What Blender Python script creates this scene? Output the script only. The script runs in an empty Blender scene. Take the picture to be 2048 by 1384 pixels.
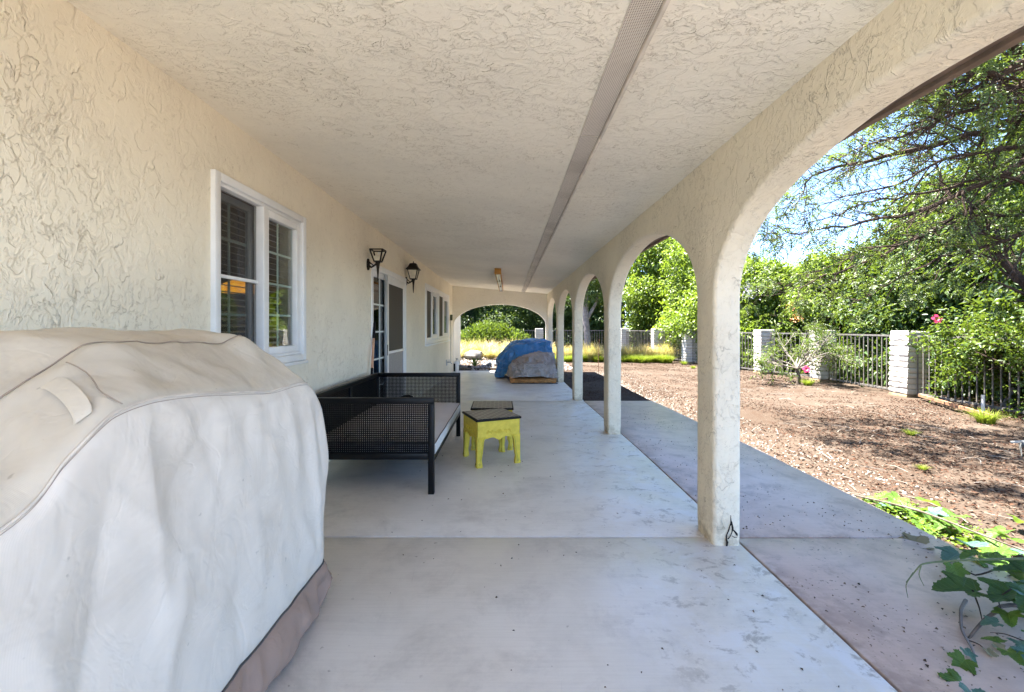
import bpy, math, random
import numpy as np
from mathutils import Vector, Matrix, Quaternion, noise as mnoise

S = bpy.context.scene
R = math.radians

# ---------------------------------------------------------------- camera, sky, sun, exposure
cam_d = bpy.data.cameras.new('camera')
cam = bpy.data.objects.new('camera', cam_d)
S.collection.objects.link(cam)
cam.location = (0, 0, 1.30)
cam.rotation_euler = (R(90), 0, 0)
cam_d.sensor_width = 36
cam_d.lens = 15.12
cam_d.shift_x = 0.0039
cam_d.shift_y = -0.01855
cam_d.clip_start = 0.02
cam_d.clip_end = 500
S.camera = cam

SUN_DIR = Vector((0.30, -0.15, -1.0)).normalized()      # the way the light travels
W = bpy.data.worlds.new('World')
S.world = W
W.use_nodes = True
wn = W.node_tree
wn.nodes.clear()
sky = wn.nodes.new('ShaderNodeTexSky')
sky.sky_type = 'NISHITA'
sky.sun_disc = False
sky.sun_elevation = math.asin(-SUN_DIR.z)
sky.sun_rotation = math.atan2(-SUN_DIR.x, -SUN_DIR.y)
sky.air_density = 0.5
sky.dust_density = 0.05
sky.ozone_density = 3.0
bg = wn.nodes.new('ShaderNodeBackground')
bg.inputs['Strength'].default_value = 0.08
wo = wn.nodes.new('ShaderNodeOutputWorld')
wn.links.new(sky.outputs[0], bg.inputs[0])
wn.links.new(bg.outputs[0], wo.inputs[0])

sun_d = bpy.data.lights.new('sun', 'SUN')
sun_d.energy = 3.75
sun_d.angle = R(0.53)
sun_d.color = (1.0, 0.95, 0.86)
sun = bpy.data.objects.new('sun', sun_d)
sun.rotation_euler = SUN_DIR.to_track_quat('-Z', 'Y').to_euler()
sun.location = (-6, 5, 20)
S.collection.objects.link(sun)

S.view_settings.view_transform = 'Standard'
S.view_settings.look = 'None'
S.view_settings.gamma = 1.0
S.view_settings.use_curve_mapping = False
S.view_settings.exposure = 3.68
S.render.engine = 'CYCLES'
S.cycles.max_bounces = 14
S.cycles.diffuse_bounces = 8
S.cycles.glossy_bounces = 4
S.cycles.transmission_bounces = 6
S.cycles.transparent_max_bounces = 16
S.cycles.use_denoising = True
S.cycles.sample_clamp_indirect = 6

# ---------------------------------------------------------------- helpers
COL = S.collection
ORG = {}

def origin(p):
    return ORG.get(p.name, Vector((0, 0, 0))) if p else Vector((0, 0, 0))

def tag(o, label=None, cat=None, group=None, kind=None):
    if label: o['label'] = label
    if cat: o['category'] = cat
    if group: o['group'] = group
    if kind: o['kind'] = kind
    return o

def thing(name, loc=(0, 0, 0), label=None, cat=None, group=None, rz=0.0):
    o = bpy.data.objects.new(name, None)
    o.empty_display_size = 0.1
    COL.objects.link(o)
    o.location = loc
    o.rotation_euler = (0, 0, rz)
    ORG[o.name] = Vector(loc) if rz == 0 else Vector((0, 0, 0))
    return tag(o, label, cat, group)

def link_mesh(name, me, mats, parent):
    for m in (mats if isinstance(mats, (list, tuple)) else [mats]):
        me.materials.append(m)
    o = bpy.data.objects.new(name, me)
    COL.objects.link(o)
    if parent:
        o.parent = parent
        ORG[o.name] = origin(parent)
    return o

def copy_tree(o, parent=None):
    c = o.copy()
    COL.objects.link(c)
    if parent: c.parent = parent
    for ch in list(o.children):
        copy_tree(ch, c)
    return c

class MB:
    def __init__(self):
        self.v = []; self.f = []; self.m = []
    def face(self, pts, mi=0):
        b = len(self.v)
        self.v += [tuple(p) for p in pts]
        self.f.append(tuple(range(b, b + len(pts)))); self.m.append(mi)
    def box(self, x0, x1, y0, y1, z0, z1, rot=None, mi=0):
        b = len(self.v)
        pts = [Vector(p) for p in ((x0,y0,z0),(x1,y0,z0),(x1,y1,z0),(x0,y1,z0),(x0,y0,z1),(x1,y0,z1),(x1,y1,z1),(x0,y1,z1))]
        if rot is not None:
            c = Vector(((x0+x1)/2, (y0+y1)/2, (z0+z1)/2))
            pts = [rot @ (p - c) + c for p in pts]
        self.v += [tuple(p) for p in pts]
        for q in ((0,3,2,1),(4,5,6,7),(0,1,5,4),(1,2,6,5),(2,3,7,6),(3,0,4,7)):
            self.f.append(tuple(b + i for i in q)); self.m.append(mi)
        return self
    def beam(self, a, b_, w, h, up=Vector((0, 0, 1)), mi=0):
        a = Vector(a); b_ = Vector(b_); d = (b_ - a).normalized()
        if abs(d.dot(up)) > 0.95: up = Vector((1, 0, 0))
        s = d.cross(up).normalized(); u = s.cross(d)
        b = len(self.v)
        for p in (a, b_):
            for (i, j) in ((-1,-1),(1,-1),(1,1),(-1,1)):
                self.v.append(tuple(p + s*(i*w/2) + u*(j*h/2)))
        for q in ((0,1,2,3),(7,6,5,4),(0,4,5,1),(1,5,6,2),(2,6,7,3),(3,7,4,0)):
            self.f.append(tuple(b + i for i in q)); self.m.append(mi)
        return self
    def tube(self, path, rads, n=6, cap=True, mi=0, flat=1.0):
        path = [Vector(p) for p in path]
        if not isinstance(rads, (list, tuple)): rads = [rads] * len(path)
        b = len(self.v)
        prev = None
        for i, p in enumerate(path):
            d = (path[min(i+1, len(path)-1)] - path[max(i-1, 0)])
            if d.length < 1e-9: d = Vector((0, 0, 1))
            d.normalize()
            if prev is None:
                r = d.orthogonal().normalized()
            else:
                r = prev - d * prev.dot(d)
                r = r.normalized() if r.length > 1e-6 else d.orthogonal().normalized()
            prev = r
            s = d.cross(r)
            for k in range(n):
                a = 2*math.pi*k/n
                self.v.append(tuple(p + (r*math.cos(a) + s*math.sin(a)*flat) * rads[i]))
        for i in range(len(path)-1):
            for k in range(n):
                k2 = (k+1) % n
                self.f.append((b+i*n+k, b+i*n+k2, b+(i+1)*n+k2, b+(i+1)*n+k)); self.m.append(mi)
        if cap:
            self.f.append(tuple(b+k for k in range(n))[::-1]); self.m.append(mi)
            e = b+(len(path)-1)*n
            self.f.append(tuple(e+k for k in range(n))); self.m.append(mi)
        return self
    def lathe(self, c, prof, n=12, mi=0):
        """prof: (radius, z) pairs, bottom to top, round the point c"""
        b = len(self.v); c = Vector(c)
        for r, z in prof:
            for k in range(n):
                a = 2*math.pi*k/n
                self.v.append((c.x+r*math.cos(a), c.y+r*math.sin(a), c.z+z))
        for i in range(len(prof)-1):
            for k in range(n):
                k2 = (k+1) % n
                self.f.append((b+i*n+k, b+i*n+k2, b+(i+1)*n+k2, b+(i+1)*n+k)); self.m.append(mi)
        self.f.append(tuple(b+k for k in range(n))[::-1]); self.m.append(mi)
        e = b+(len(prof)-1)*n
        self.f.append(tuple(e+k for k in range(n))); self.m.append(mi)
        return self
    def grid(self, P, wrap=False, mi=0):
        """P: rows of points"""
        b = len(self.v); nr = len(P); nc = len(P[0])
        for row in P:
            self.v += [tuple(p) for p in row]
        for i in range(nr-1):
            for j in range(nc if wrap else nc-1):
                j2 = (j+1) % nc
                self.f.append((b+i*nc+j, b+i*nc+j2, b+(i+1)*nc+j2, b+(i+1)*nc+j)); self.m.append(mi)
        return self
    def build(self, name, mats, parent=None, smooth=False, bevel=0.0, seg=2, angle=40, weld=False):
        off = origin(parent)
        me = bpy.data.meshes.new(name)
        me.from_pydata([(x-off.x, y-off.y, z-off.z) for x, y, z in self.v], [], self.f)
        if any(self.m):
            me.polygons.foreach_set('material_index', self.m)
        if weld:
            import bmesh
            bm = bmesh.new(); bm.from_mesh(me)
            bmesh.ops.remove_doubles(bm, verts=bm.verts, dist=1e-5)
            bmesh.ops.recalc_face_normals(bm, faces=bm.faces)
            bm.to_mesh(me); bm.free()
        if smooth or bevel:
            me.shade_smooth()
            me.set_sharp_from_angle(angle=R(angle))
        me.update()
        o = link_mesh(name, me, mats, parent)
        if bevel:
            md = o.modifiers.new('edge', 'BEVEL')
            md.width = bevel; md.segments = seg; md.limit_method = 'ANGLE'; md.angle_limit = R(50)
            me.set_sharp_from_angle(angle=R(180))
        return o

def np_mesh(name, verts, faces, mats, parent=None, smooth=False):
    """verts (N,3) array, faces (M,k) array"""
    off = origin(parent)
    verts = np.asarray(verts, dtype=np.float32) - np.array(off, dtype=np.float32)
    faces = np.asarray(faces, dtype=np.int32)
    M, k = faces.shape
    me = bpy.data.meshes.new(name)
    me.vertices.add(len(verts)); me.vertices.foreach_set('co', verts.ravel())
    me.loops.add(M*k); me.loops.foreach_set('vertex_index', faces.ravel())
    me.polygons.add(M)
    me.polygons.foreach_set('loop_start', np.arange(0, M*k, k, dtype=np.int32))
    try:
        me.polygons.foreach_set('loop_total', np.full(M, k, dtype=np.int32))
    except Exception:
        pass
    if smooth:
        me.polygons.foreach_set('use_smooth', np.ones(M, dtype=bool))
    me.update(calc_edges=True)
    me.validate()
    return link_mesh(name, me, mats, parent)

def unit(a):
    return a / np.maximum(np.linalg.norm(a, axis=-1, keepdims=True), 1e-9)

def leaf_arrays(P, D, N, L, Wd):
    """leaves as two triangles folded along the midrib. P base, D axis, N rough normal, L length, Wd width (arrays)"""
    D = unit(D); Sd = unit(np.cross(D, N)); N = np.cross(Sd, D)
    L = L[:, None]; Wd = Wd[:, None]
    tip = P + D*L - N*L*0.18
    mid = P + D*L*0.45 + N*L*0.02
    lf = mid + Sd*Wd*0.5 + N*Wd*0.22
    rt = mid - Sd*Wd*0.5 + N*Wd*0.22
    n = len(P)
    V = np.stack([P, rt, tip, lf], axis=1).reshape(-1, 3)
    b = np.arange(n, dtype=np.int32)[:, None]*4
    F = np.concatenate([b + np.array([[0, 1, 2]]), b + np.array([[0, 2, 3]])], axis=0)
    return V, F

def smooth01(a, b, x):
    t = min(max((x-a)/(b-a), 0.0), 1.0)
    return t*t*(3-2*t)

def nz(x, y, z=0.0):
    return mnoise.noise(Vector((x, y, z)))

def lin(xs, ys, x):
    return float(np.interp(x, xs, ys))

# ---------------------------------------------------------------- materials
class NT:
    """small node-tree writer"""
    def __init__(self, name):
        self.m = bpy.data.materials.new(name); self.m.use_nodes = True
        self.t = self.m.node_tree; self.t.nodes.clear()
        self.out = self.n('ShaderNodeOutputMaterial')
    def n(self, typ, **kw):
        x = self.t.nodes.new(typ)
        for k, v in kw.items(): setattr(x, k, v)
        return x
    def l(self, a, b): self.t.links.new(a, b)
    def put(self, sock, v):
        if hasattr(v, 'links') or isinstance(v, bpy.types.NodeSocket): self.l(v, sock)
        else:
            try: sock.default_value = v
            except Exception: sock.default_value = tuple(v) + (1.0,)
    def obj(self, scale=(1, 1, 1), rot=(0, 0, 0)):
        tc = self.n('ShaderNodeTexCoord'); mp = self.n('ShaderNodeMapping')
        mp.inputs['Scale'].default_value = scale; mp.inputs['Rotation'].default_value = rot
        self.l(tc.outputs['Object'], mp.inputs['Vector'])
        return mp.outputs[0]
    def noise(self, vec, scale, detail=3, rough=0.55, dist=0.0):
        x = self.n('ShaderNodeTexNoise')
        self.l(vec, x.inputs['Vector'])
        x.inputs['Scale'].default_value = scale; x.inputs['Detail'].default_value = detail
        x.inputs['Roughness'].default_value = rough; x.inputs['Distortion'].default_value = dist
        return x.outputs['Fac']
    def math(self, op, a, b=0.0, c=None, clamp=False):
        x = self.n('ShaderNodeMath', operation=op, use_clamp=clamp)
        self.put(x.inputs[0], a); self.put(x.inputs[1], b)
        if c is not None: self.put(x.inputs[2], c)
        return x.outputs[0]
    def ss(self, v, a, b, lo=0.0, hi=1.0):
        x = self.n('ShaderNodeMapRange', interpolation_type='SMOOTHSTEP')
        self.put(x.inputs['Value'], v)
        x.inputs['From Min'].default_value = a; x.inputs['From Max'].default_value = b
        x.inputs['To Min'].default_value = lo; x.inputs['To Max'].default_value = hi
        return x.outputs[0]
    def mix(self, f, a, b, mode='MIX'):
        x = self.n('ShaderNodeMix', data_type='RGBA', blend_type=mode)
        self.put(x.inputs[0], f); self.put(x.inputs[6], self.c(a)); self.put(x.inputs[7], self.c(b))
        return x.outputs[2]
    def c(self, v):
        return v if isinstance(v, bpy.types.NodeSocket) else tuple(v)[:3] + (1.0,)
    def ramp(self, f, stops):
        x = self.n('ShaderNodeValToRGB')
        self.l(f, x.inputs[0])
        el = x.color_ramp.elements
        while len(el) < len(stops): el.new(0.5)
        for e, (p, col) in zip(el, stops):
            e.position = p; e.color = tuple(col)[:3] + (1.0,)
        return x.outputs[0]
    def bump(self, h, strength=0.5, dist=0.01, normal=None):
        x = self.n('ShaderNodeBump')
        self.l(h, x.inputs['Height'])
        x.inputs['Strength'].default_value = strength; x.inputs['Distance'].default_value = dist
        if normal is not None: self.l(normal, x.inputs['Normal'])
        return x.outputs[0]
    def pbr(self, col, rough=0.6, spec=0.4, metal=0.0, normal=None, finish=True, **kw):
        p = self.n('ShaderNodeBsdfPrincipled')
        self.put(p.inputs['Base Color'], self.c(col))
        self.put(p.inputs['Roughness'], rough)
        self.put(p.inputs['Specular IOR Level'], spec)
        p.inputs['Metallic'].default_value = metal
        if normal is not None: self.l(normal, p.inputs['Normal'])
        for k, v in kw.items(): self.put(p.inputs[k], v)
        if finish: self.l(p.outputs[0], self.out.inputs[0])
        return p

def simple(name, col, rough=0.6, spec=0.4, metal=0.0, var=0.15, scale=8, bump=0.0, bscale=40):
    t = NT(name)
    o = t.obj()
    f = t.noise(o, scale, 4)
    c2 = tuple(x*(1-var) for x in col); c1 = tuple(min(1, x*(1+var)) for x in col)
    cc = t.mix(t.ss(f, 0.3, 0.7), c2, c1)
    nn = t.bump(t.noise(o, bscale, 3), bump, 0.004) if bump else None
    t.pbr(cc, rough, spec, metal, nn)
    return t.m

def stucco(name, base, dirt, sc=1.0, stretch=(1, 1, 1), lines=1.0, cracks=0.0):
    """lace-trowelled stucco: flat islands, broken edges coloured for dirt and relief shade"""
    t = NT(name)
    o = t.obj(stretch)
    n2 = t.noise(o, 15.0*sc, 4, 0.60, 1.0)
    patch = t.noise(o, 1.7*sc, 4, 0.62)
    soft = t.noise(o, 4.5*sc, 3, 0.5, 0.4)
    fine = t.noise(o, 110*sc, 3, 0.6)
    area = t.ss(patch, 0.36, 0.62, 0.20, 1.0)
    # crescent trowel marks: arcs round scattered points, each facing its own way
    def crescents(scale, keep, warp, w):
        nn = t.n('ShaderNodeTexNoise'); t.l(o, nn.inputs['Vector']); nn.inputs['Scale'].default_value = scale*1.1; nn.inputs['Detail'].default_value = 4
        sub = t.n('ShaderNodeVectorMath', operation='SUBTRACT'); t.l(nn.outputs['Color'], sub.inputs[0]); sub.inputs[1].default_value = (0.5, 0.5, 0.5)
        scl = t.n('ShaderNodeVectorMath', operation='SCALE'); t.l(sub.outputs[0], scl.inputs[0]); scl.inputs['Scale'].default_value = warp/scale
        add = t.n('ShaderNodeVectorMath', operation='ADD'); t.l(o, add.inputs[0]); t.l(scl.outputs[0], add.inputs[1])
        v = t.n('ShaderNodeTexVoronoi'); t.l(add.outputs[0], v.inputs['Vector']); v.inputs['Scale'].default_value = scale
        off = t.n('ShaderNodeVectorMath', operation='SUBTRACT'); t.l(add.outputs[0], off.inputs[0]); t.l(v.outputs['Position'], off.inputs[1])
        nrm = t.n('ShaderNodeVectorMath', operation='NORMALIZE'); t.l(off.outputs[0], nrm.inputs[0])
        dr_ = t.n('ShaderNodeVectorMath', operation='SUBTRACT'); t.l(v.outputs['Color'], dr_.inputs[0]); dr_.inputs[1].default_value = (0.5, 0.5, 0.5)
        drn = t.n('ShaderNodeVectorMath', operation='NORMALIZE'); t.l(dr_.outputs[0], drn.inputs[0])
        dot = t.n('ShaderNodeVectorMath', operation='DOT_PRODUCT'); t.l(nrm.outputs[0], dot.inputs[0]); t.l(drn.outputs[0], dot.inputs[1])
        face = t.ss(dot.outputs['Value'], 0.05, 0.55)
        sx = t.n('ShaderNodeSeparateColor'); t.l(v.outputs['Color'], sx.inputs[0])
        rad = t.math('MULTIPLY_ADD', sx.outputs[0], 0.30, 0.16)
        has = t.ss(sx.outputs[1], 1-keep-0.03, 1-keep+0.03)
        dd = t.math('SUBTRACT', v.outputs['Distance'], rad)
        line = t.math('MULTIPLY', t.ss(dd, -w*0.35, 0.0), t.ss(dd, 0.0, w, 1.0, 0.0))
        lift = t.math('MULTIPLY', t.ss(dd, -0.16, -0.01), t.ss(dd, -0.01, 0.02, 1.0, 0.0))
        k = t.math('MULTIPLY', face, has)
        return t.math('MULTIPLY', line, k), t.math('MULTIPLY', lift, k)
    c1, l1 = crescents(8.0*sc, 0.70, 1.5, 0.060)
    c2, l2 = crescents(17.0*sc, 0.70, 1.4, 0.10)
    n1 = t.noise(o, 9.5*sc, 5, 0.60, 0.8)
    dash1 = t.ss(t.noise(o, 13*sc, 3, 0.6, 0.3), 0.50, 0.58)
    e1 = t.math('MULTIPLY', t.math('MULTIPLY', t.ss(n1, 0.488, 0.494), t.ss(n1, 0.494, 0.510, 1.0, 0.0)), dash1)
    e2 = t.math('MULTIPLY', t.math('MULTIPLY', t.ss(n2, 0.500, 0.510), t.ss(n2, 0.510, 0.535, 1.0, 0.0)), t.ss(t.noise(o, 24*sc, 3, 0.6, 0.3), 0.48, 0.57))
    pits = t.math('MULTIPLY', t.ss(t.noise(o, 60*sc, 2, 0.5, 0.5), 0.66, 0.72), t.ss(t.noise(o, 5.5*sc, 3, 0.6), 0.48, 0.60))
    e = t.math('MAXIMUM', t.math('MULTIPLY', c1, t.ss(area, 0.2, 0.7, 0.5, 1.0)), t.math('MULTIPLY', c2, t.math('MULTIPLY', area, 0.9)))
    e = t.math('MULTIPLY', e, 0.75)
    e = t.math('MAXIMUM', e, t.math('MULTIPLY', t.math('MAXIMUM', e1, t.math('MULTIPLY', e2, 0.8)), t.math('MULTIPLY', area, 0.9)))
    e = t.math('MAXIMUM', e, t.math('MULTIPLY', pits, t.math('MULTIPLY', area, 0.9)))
    h = t.math('ADD', t.math('MULTIPLY', soft, 0.40), t.math('MULTIPLY', l1, 0.45))
    h = t.math('ADD', h, t.math('MULTIPLY', t.math('MULTIPLY', l2, area), 0.28))
    h = t.math('ADD', h, t.math('MULTIPLY', t.ss(n1, 0.45, 0.52), 0.26))
    h = t.math('ADD', h, t.math('MULTIPLY', t.math('MULTIPLY', t.ss(n2, 0.44, 0.56), area), 0.26))
    h = t.math('ADD', h, t.math('MULTIPLY', fine, 0.09))
    h = t.math('SUBTRACT', h, t.math('MULTIPLY', e, 0.30))
    big = t.noise(t.obj(), 0.9, 4, 0.6)
    col = t.mix(t.ss(big, 0.3, 0.7), tuple(x*0.93 for x in base), tuple(min(1, x*1.04) for x in base))
    col = t.mix(t.math('MULTIPLY', fine, 0.18), col, tuple(x*0.75 for x in base))
    col = t.mix(t.math('MULTIPLY', e, 0.55*lines), col, dirt)  # marks and pits tinted dark: part dirt, part painted shade of the relief
    if cracks:
        v = t.n('ShaderNodeTexVoronoi', feature='DISTANCE_TO_EDGE')
        wv = t.n('ShaderNodeVectorMath', operation='ADD')
        nn = t.n('ShaderNodeTexNoise'); t.l(t.obj(), nn.inputs['Vector']); nn.inputs['Scale'].default_value = 7; nn.inputs['Detail'].default_value = 5
        sv = t.n('ShaderNodeVectorMath', operation='SCALE'); t.l(nn.outputs['Color'], sv.inputs[0]); sv.inputs['Scale'].default_value = 0.5
        t.l(t.obj((1, 1, 0.55)), wv.inputs[0]); t.l(sv.outputs[0], wv.inputs[1])
        t.l(wv.outputs[0], v.inputs['Vector']); v.inputs['Scale'].default_value = 4.2
        ck = t.math('MULTIPLY', t.ss(v.outputs['Distance'], 0.0, 0.010, 1.0, 0.0), t.ss(t.noise(t.obj(), 3.4, 3), 0.50, 0.60))
        spz = t.n('ShaderNodeSeparateXYZ'); t.l(t.obj(), spz.inputs[0])
        ck = t.math('MULTIPLY', ck, t.ss(spz.outputs[2], 0.9, 1.45, 1.0, 0.0))
        col = t.mix(t.math('MULTIPLY', ck, cracks), col, tuple(x*0.35 for x in dirt))
        # damp grime near the foot
        sp = t.n('ShaderNodeSeparateXYZ'); t.l(t.obj(), sp.inputs[0])
        foot = t.math('MAXIMUM', t.math('MULTIPLY', t.ss(sp.outputs[2], -0.05, 0.30, 1.0, 0.0), t.ss(t.noise(t.obj(), 14, 6, 0.7), 0.40, 0.62)), t.ss(sp.outputs[2], -0.08, 0.03, 1.0, 0.0))
        col = t.mix(t.math('MULTIPLY', foot, 0.55), col, (0.30, 0.22, 0.12))
        h = t.math('SUBTRACT', h, t.math('MULTIPLY', ck, 0.4))
    t.pbr(col, 0.9, 0.2, normal=t.bump(h, 0.85, 0.009))
    return t.m

def foliage(name, dark, mid, light, trans=0.35, rough=0.42, spec=0.45):
    t = NT(name)
    g = t.n('ShaderNodeNewGeometry')
    col = t.ramp(g.outputs['Random Per Island'], [(0.0, dark), (0.55, mid), (0.92, light), (1.0, tuple(x*1.25 for x in light))])
    p = t.pbr(col, rough, spec, finish=False)
    tr = t.n('ShaderNodeBsdfTranslucent')
    t.l(t.mix(0.5, col, (0.30, 0.42, 0.03), 'MIX'), tr.inputs['Color'])
    mx = t.n('ShaderNodeMixShader'); mx.inputs[0].default_value = trans
    t.l(p.outputs[0], mx.inputs[1]); t.l(tr.outputs[0], mx.inputs[2])
    t.l(mx.outputs[0], t.out.inputs[0])
    return t.m

def vine_leaf(name, dark, mid, light, trans=0.35, rough=0.42):
    t = NT(name)
    o = t.obj()
    sp = t.n('ShaderNodeSeparateXYZ'); t.l(o, sp.inputs[0])
    ang = t.math('ARCTAN2', t.math('ABSOLUTE', sp.outputs[1]), sp.outputs[0])
    rr = t.math('SQRT', t.math('ADD', t.math('MULTIPLY', sp.outputs[0], sp.outputs[0]), t.math('MULTIPLY', sp.outputs[1], sp.outputs[1])))
    vein = None
    for a in (0.0, 0.80, 1.85):
        d = t.math('MULTIPLY', t.math('ABSOLUTE', t.math('SUBTRACT', ang, a)), rr)
        m_ = t.ss(d, 0.004, 0.016, 1.0, 0.0)
        vein = m_ if vein is None else t.math('MAXIMUM', vein, m_)
    side = t.math('ABSOLUTE', t.math('SUBTRACT', t.math('FRACT', t.math('MULTIPLY', t.math('SUBTRACT', sp.outputs[0], t.math('MULTIPLY', t.math('ABSOLUTE', sp.outputs[1]), 0.8)), 8.0)), 0.5))
    vein = t.math('MAXIMUM', vein, t.ss(side, 0.02, 0.09, 0.55, 0.0))
    bl = t.noise(o, 5, 4, 0.6)
    oi = t.n('ShaderNodeObjectInfo')
    col = t.mix(t.ss(bl, 0.35, 0.7), dark, mid)
    col = t.mix(t.math('MULTIPLY', oi.outputs['Random'], 0.5), col, light)
    col = t.mix(t.math('MULTIPLY', vein, 0.45), col, tuple(min(1, x*1.7+0.02) for x in light))
    h = t.math('ADD', t.math('MULTIPLY', vein, -1.0), t.math('MULTIPLY', bl, 0.6))
    p = t.pbr(col, rough, 0.4, normal=t.bump(h, 0.5, 0.03), finish=False)
    tr = t.n('ShaderNodeBsdfTranslucent')
    t.l(t.mix(0.4, col, (0.26, 0.38, 0.03)), tr.inputs['Color'])
    mx = t.n('ShaderNodeMixShader'); mx.inputs[0].default_value = trans
    t.l(p.outputs[0], mx.inputs[1]); t.l(tr.outputs[0], mx.inputs[2]); t.l(mx.outputs[0], t.out.inputs[0])
    return t.m

WALL_C = (0.74, 0.65, 0.50)
DIRT_SHADE_C = (0.36, 0.26, 0.145)  # tint of the wall marks, grime and painted relief shade together
M = {}
M['wall'] = stucco('wall_stucco', (0.88, 0.80, 0.63), DIRT_SHADE_C, 1.25, (1, 1, 0.72), 0.85)
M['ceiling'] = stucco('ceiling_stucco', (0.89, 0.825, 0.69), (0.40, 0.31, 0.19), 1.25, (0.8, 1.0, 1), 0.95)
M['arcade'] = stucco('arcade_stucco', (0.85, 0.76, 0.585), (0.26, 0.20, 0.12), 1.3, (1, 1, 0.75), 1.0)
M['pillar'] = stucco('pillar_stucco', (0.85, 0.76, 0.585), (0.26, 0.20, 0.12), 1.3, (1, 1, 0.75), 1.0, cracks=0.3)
M['white'] = simple('white_vinyl', (0.80, 0.80, 0.78), 0.35, 0.45, var=0.03)
M['bar_white'] = simple('muntin_white', (0.62, 0.68, 0.64), 0.4, 0.4, var=0.03)
M['alu'] = simple('grey_aluminium', (0.42, 0.43, 0.43), 0.4, 0.5, 0.3, var=0.05)
M['dark_alu'] = simple('dark_gasket', (0.05, 0.05, 0.05), 0.5, 0.3)
M['brown'] = simple('brown_painted_eave', (0.16, 0.115, 0.085), 0.7, 0.3, var=0.2, bump=0.2)
M['roof'] = simple('roof_felt', (0.25, 0.17, 0.12), 0.9, 0.1, var=0.2)
M['black'] = simple('black_steel', (0.0035, 0.0035, 0.004), 0.42, 0.22, var=0.2)
M['blackpl'] = simple('black_plastic', (0.006, 0.006, 0.007), 0.5, 0.25)
M['bronze'] = simple('dark_bronze', (0.012, 0.008, 0.005), 0.5, 0.3, 0.0, var=0.35, scale=30)
M['frost'] = simple('milky_glass', (0.66, 0.60, 0.46), 0.25, 0.5, var=0.1, scale=20)
M['room'] = simple('room_brown', (0.20, 0.13, 0.085), 0.8, 0.2)
M['slat'] = simple('blind_slat', (0.62, 0.52, 0.43), 0.5, 0.3)
M['wood'] = simple('pallet_wood', (0.34, 0.165, 0.06), 0.75, 0.2, var=0.3, scale=12, bump=0.3)
M['orange'] = simple('orange_wood', (0.50, 0.24, 0.05), 0.6, 0.3)
M['tubelamp'] = simple('lamp_tube', (0.88, 0.88, 0.86), 0.2, 0.5, var=0.02)
M['pole'] = simple('copper_pole', (0.55, 0.30, 0.19), 0.4, 0.4, var=0.12)
M['pvc'] = simple('white_pvc', (0.75, 0.75, 0.73), 0.4, 0.4, var=0.05)
M['green_box'] = simple('weathered_green', (0.08, 0.095, 0.05), 0.6, 0.3)
M['crack'] = simple('open_crack', (0.03, 0.026, 0.024), 0.95, 0.05)
M['rock'] = simple('pale_rock', (0.16, 0.152, 0.14), 0.9, 0.2, var=0.3, scale=5, bump=0.8, bscale=12)
M['bark'] = simple('grey_bark', (0.11, 0.09, 0.075), 0.9, 0.15, var=0.4, scale=14, bump=0.7, bscale=30)
M['bark_pale'] = simple('pale_bark', (0.22, 0.195, 0.18), 0.85, 0.15, var=0.3, scale=6, bump=0.4, bscale=20)
M['twig'] = simple('twig', (0.055, 0.040, 0.032), 0.9, 0.1, var=0.35, scale=20)
M['twig_grey'] = simple('grey_twig', (0.22, 0.195, 0.17), 0.9, 0.1, var=0.3, scale=20)
M['scrap'] = simple('grey_scrap', (0.22, 0.22, 0.21), 0.5, 0.3)
M['rust'] = simple('rusty_pipe', (0.24, 0.13, 0.075), 0.75, 0.3, var=0.35, scale=15)

def glass(name, tint=(0.86, 0.9, 0.88), ior=1.75, rough=0.0):
    t = NT(name)
    fr = t.n('ShaderNodeFresnel'); fr.inputs['IOR'].default_value = ior
    g = t.n('ShaderNodeBsdfGlossy'); g.inputs['Roughness'].default_value = rough
    wav = t.bump(t.noise(t.obj((1, 1, 2.2)), 2.2, 2), 0.05, 0.02); t.l(wav, g.inputs['Normal'])
    tr = t.n('ShaderNodeBsdfTransparent'); tr.inputs[0].default_value = tuple(tint) + (1,)
    ge = t.n('ShaderNodeNewGeometry')
    front = t.math('SUBTRACT', 1.0, ge.outputs['Backfacing'])
    mx = t.n('ShaderNodeMixShader')
    t.l(t.math('MULTIPLY', fr.outputs[0], front), mx.inputs[0]); t.l(tr.outputs[0], mx.inputs[1]); t.l(g.outputs[0], mx.inputs[2])
    t.l(mx.outputs[0], t.out.inputs[0])
    return t.m
M['glass'] = glass('window_glass', ior=2.3)
M['glass_hi'] = glass('door_glass', (0.6, 0.72, 0.74), 2.1)

def screen_mat():
    t = NT('insect_screen')
    d = t.pbr((0.055, 0.05, 0.045), 0.6, 0.3, finish=False)
    tr = t.n('ShaderNodeBsdfTransparent')
    mx = t.n('ShaderNodeMixShader'); mx.inputs[0].default_value = 0.28
    t.l(tr.outputs[0], mx.inputs[1]); t.l(d.outputs[0], mx.inputs[2]); t.l(mx.outputs[0], t.out.inputs[0])
    return t.m
M['screen'] = screen_mat()

def screen_dense():
    t = NT('solar_screen')
    d = t.pbr((0.10, 0.088, 0.075), 0.6, 0.3, finish=False)
    tr = t.n('ShaderNodeBsdfTransparent')
    mx = t.n('ShaderNodeMixShader'); mx.inputs[0].default_value = 0.8
    t.l(tr.outputs[0], mx.inputs[1]); t.l(d.outputs[0], mx.inputs[2]); t.l(mx.outputs[0], t.out.inputs[0])
    return t.m
M['screen_dense'] = screen_dense()

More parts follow.
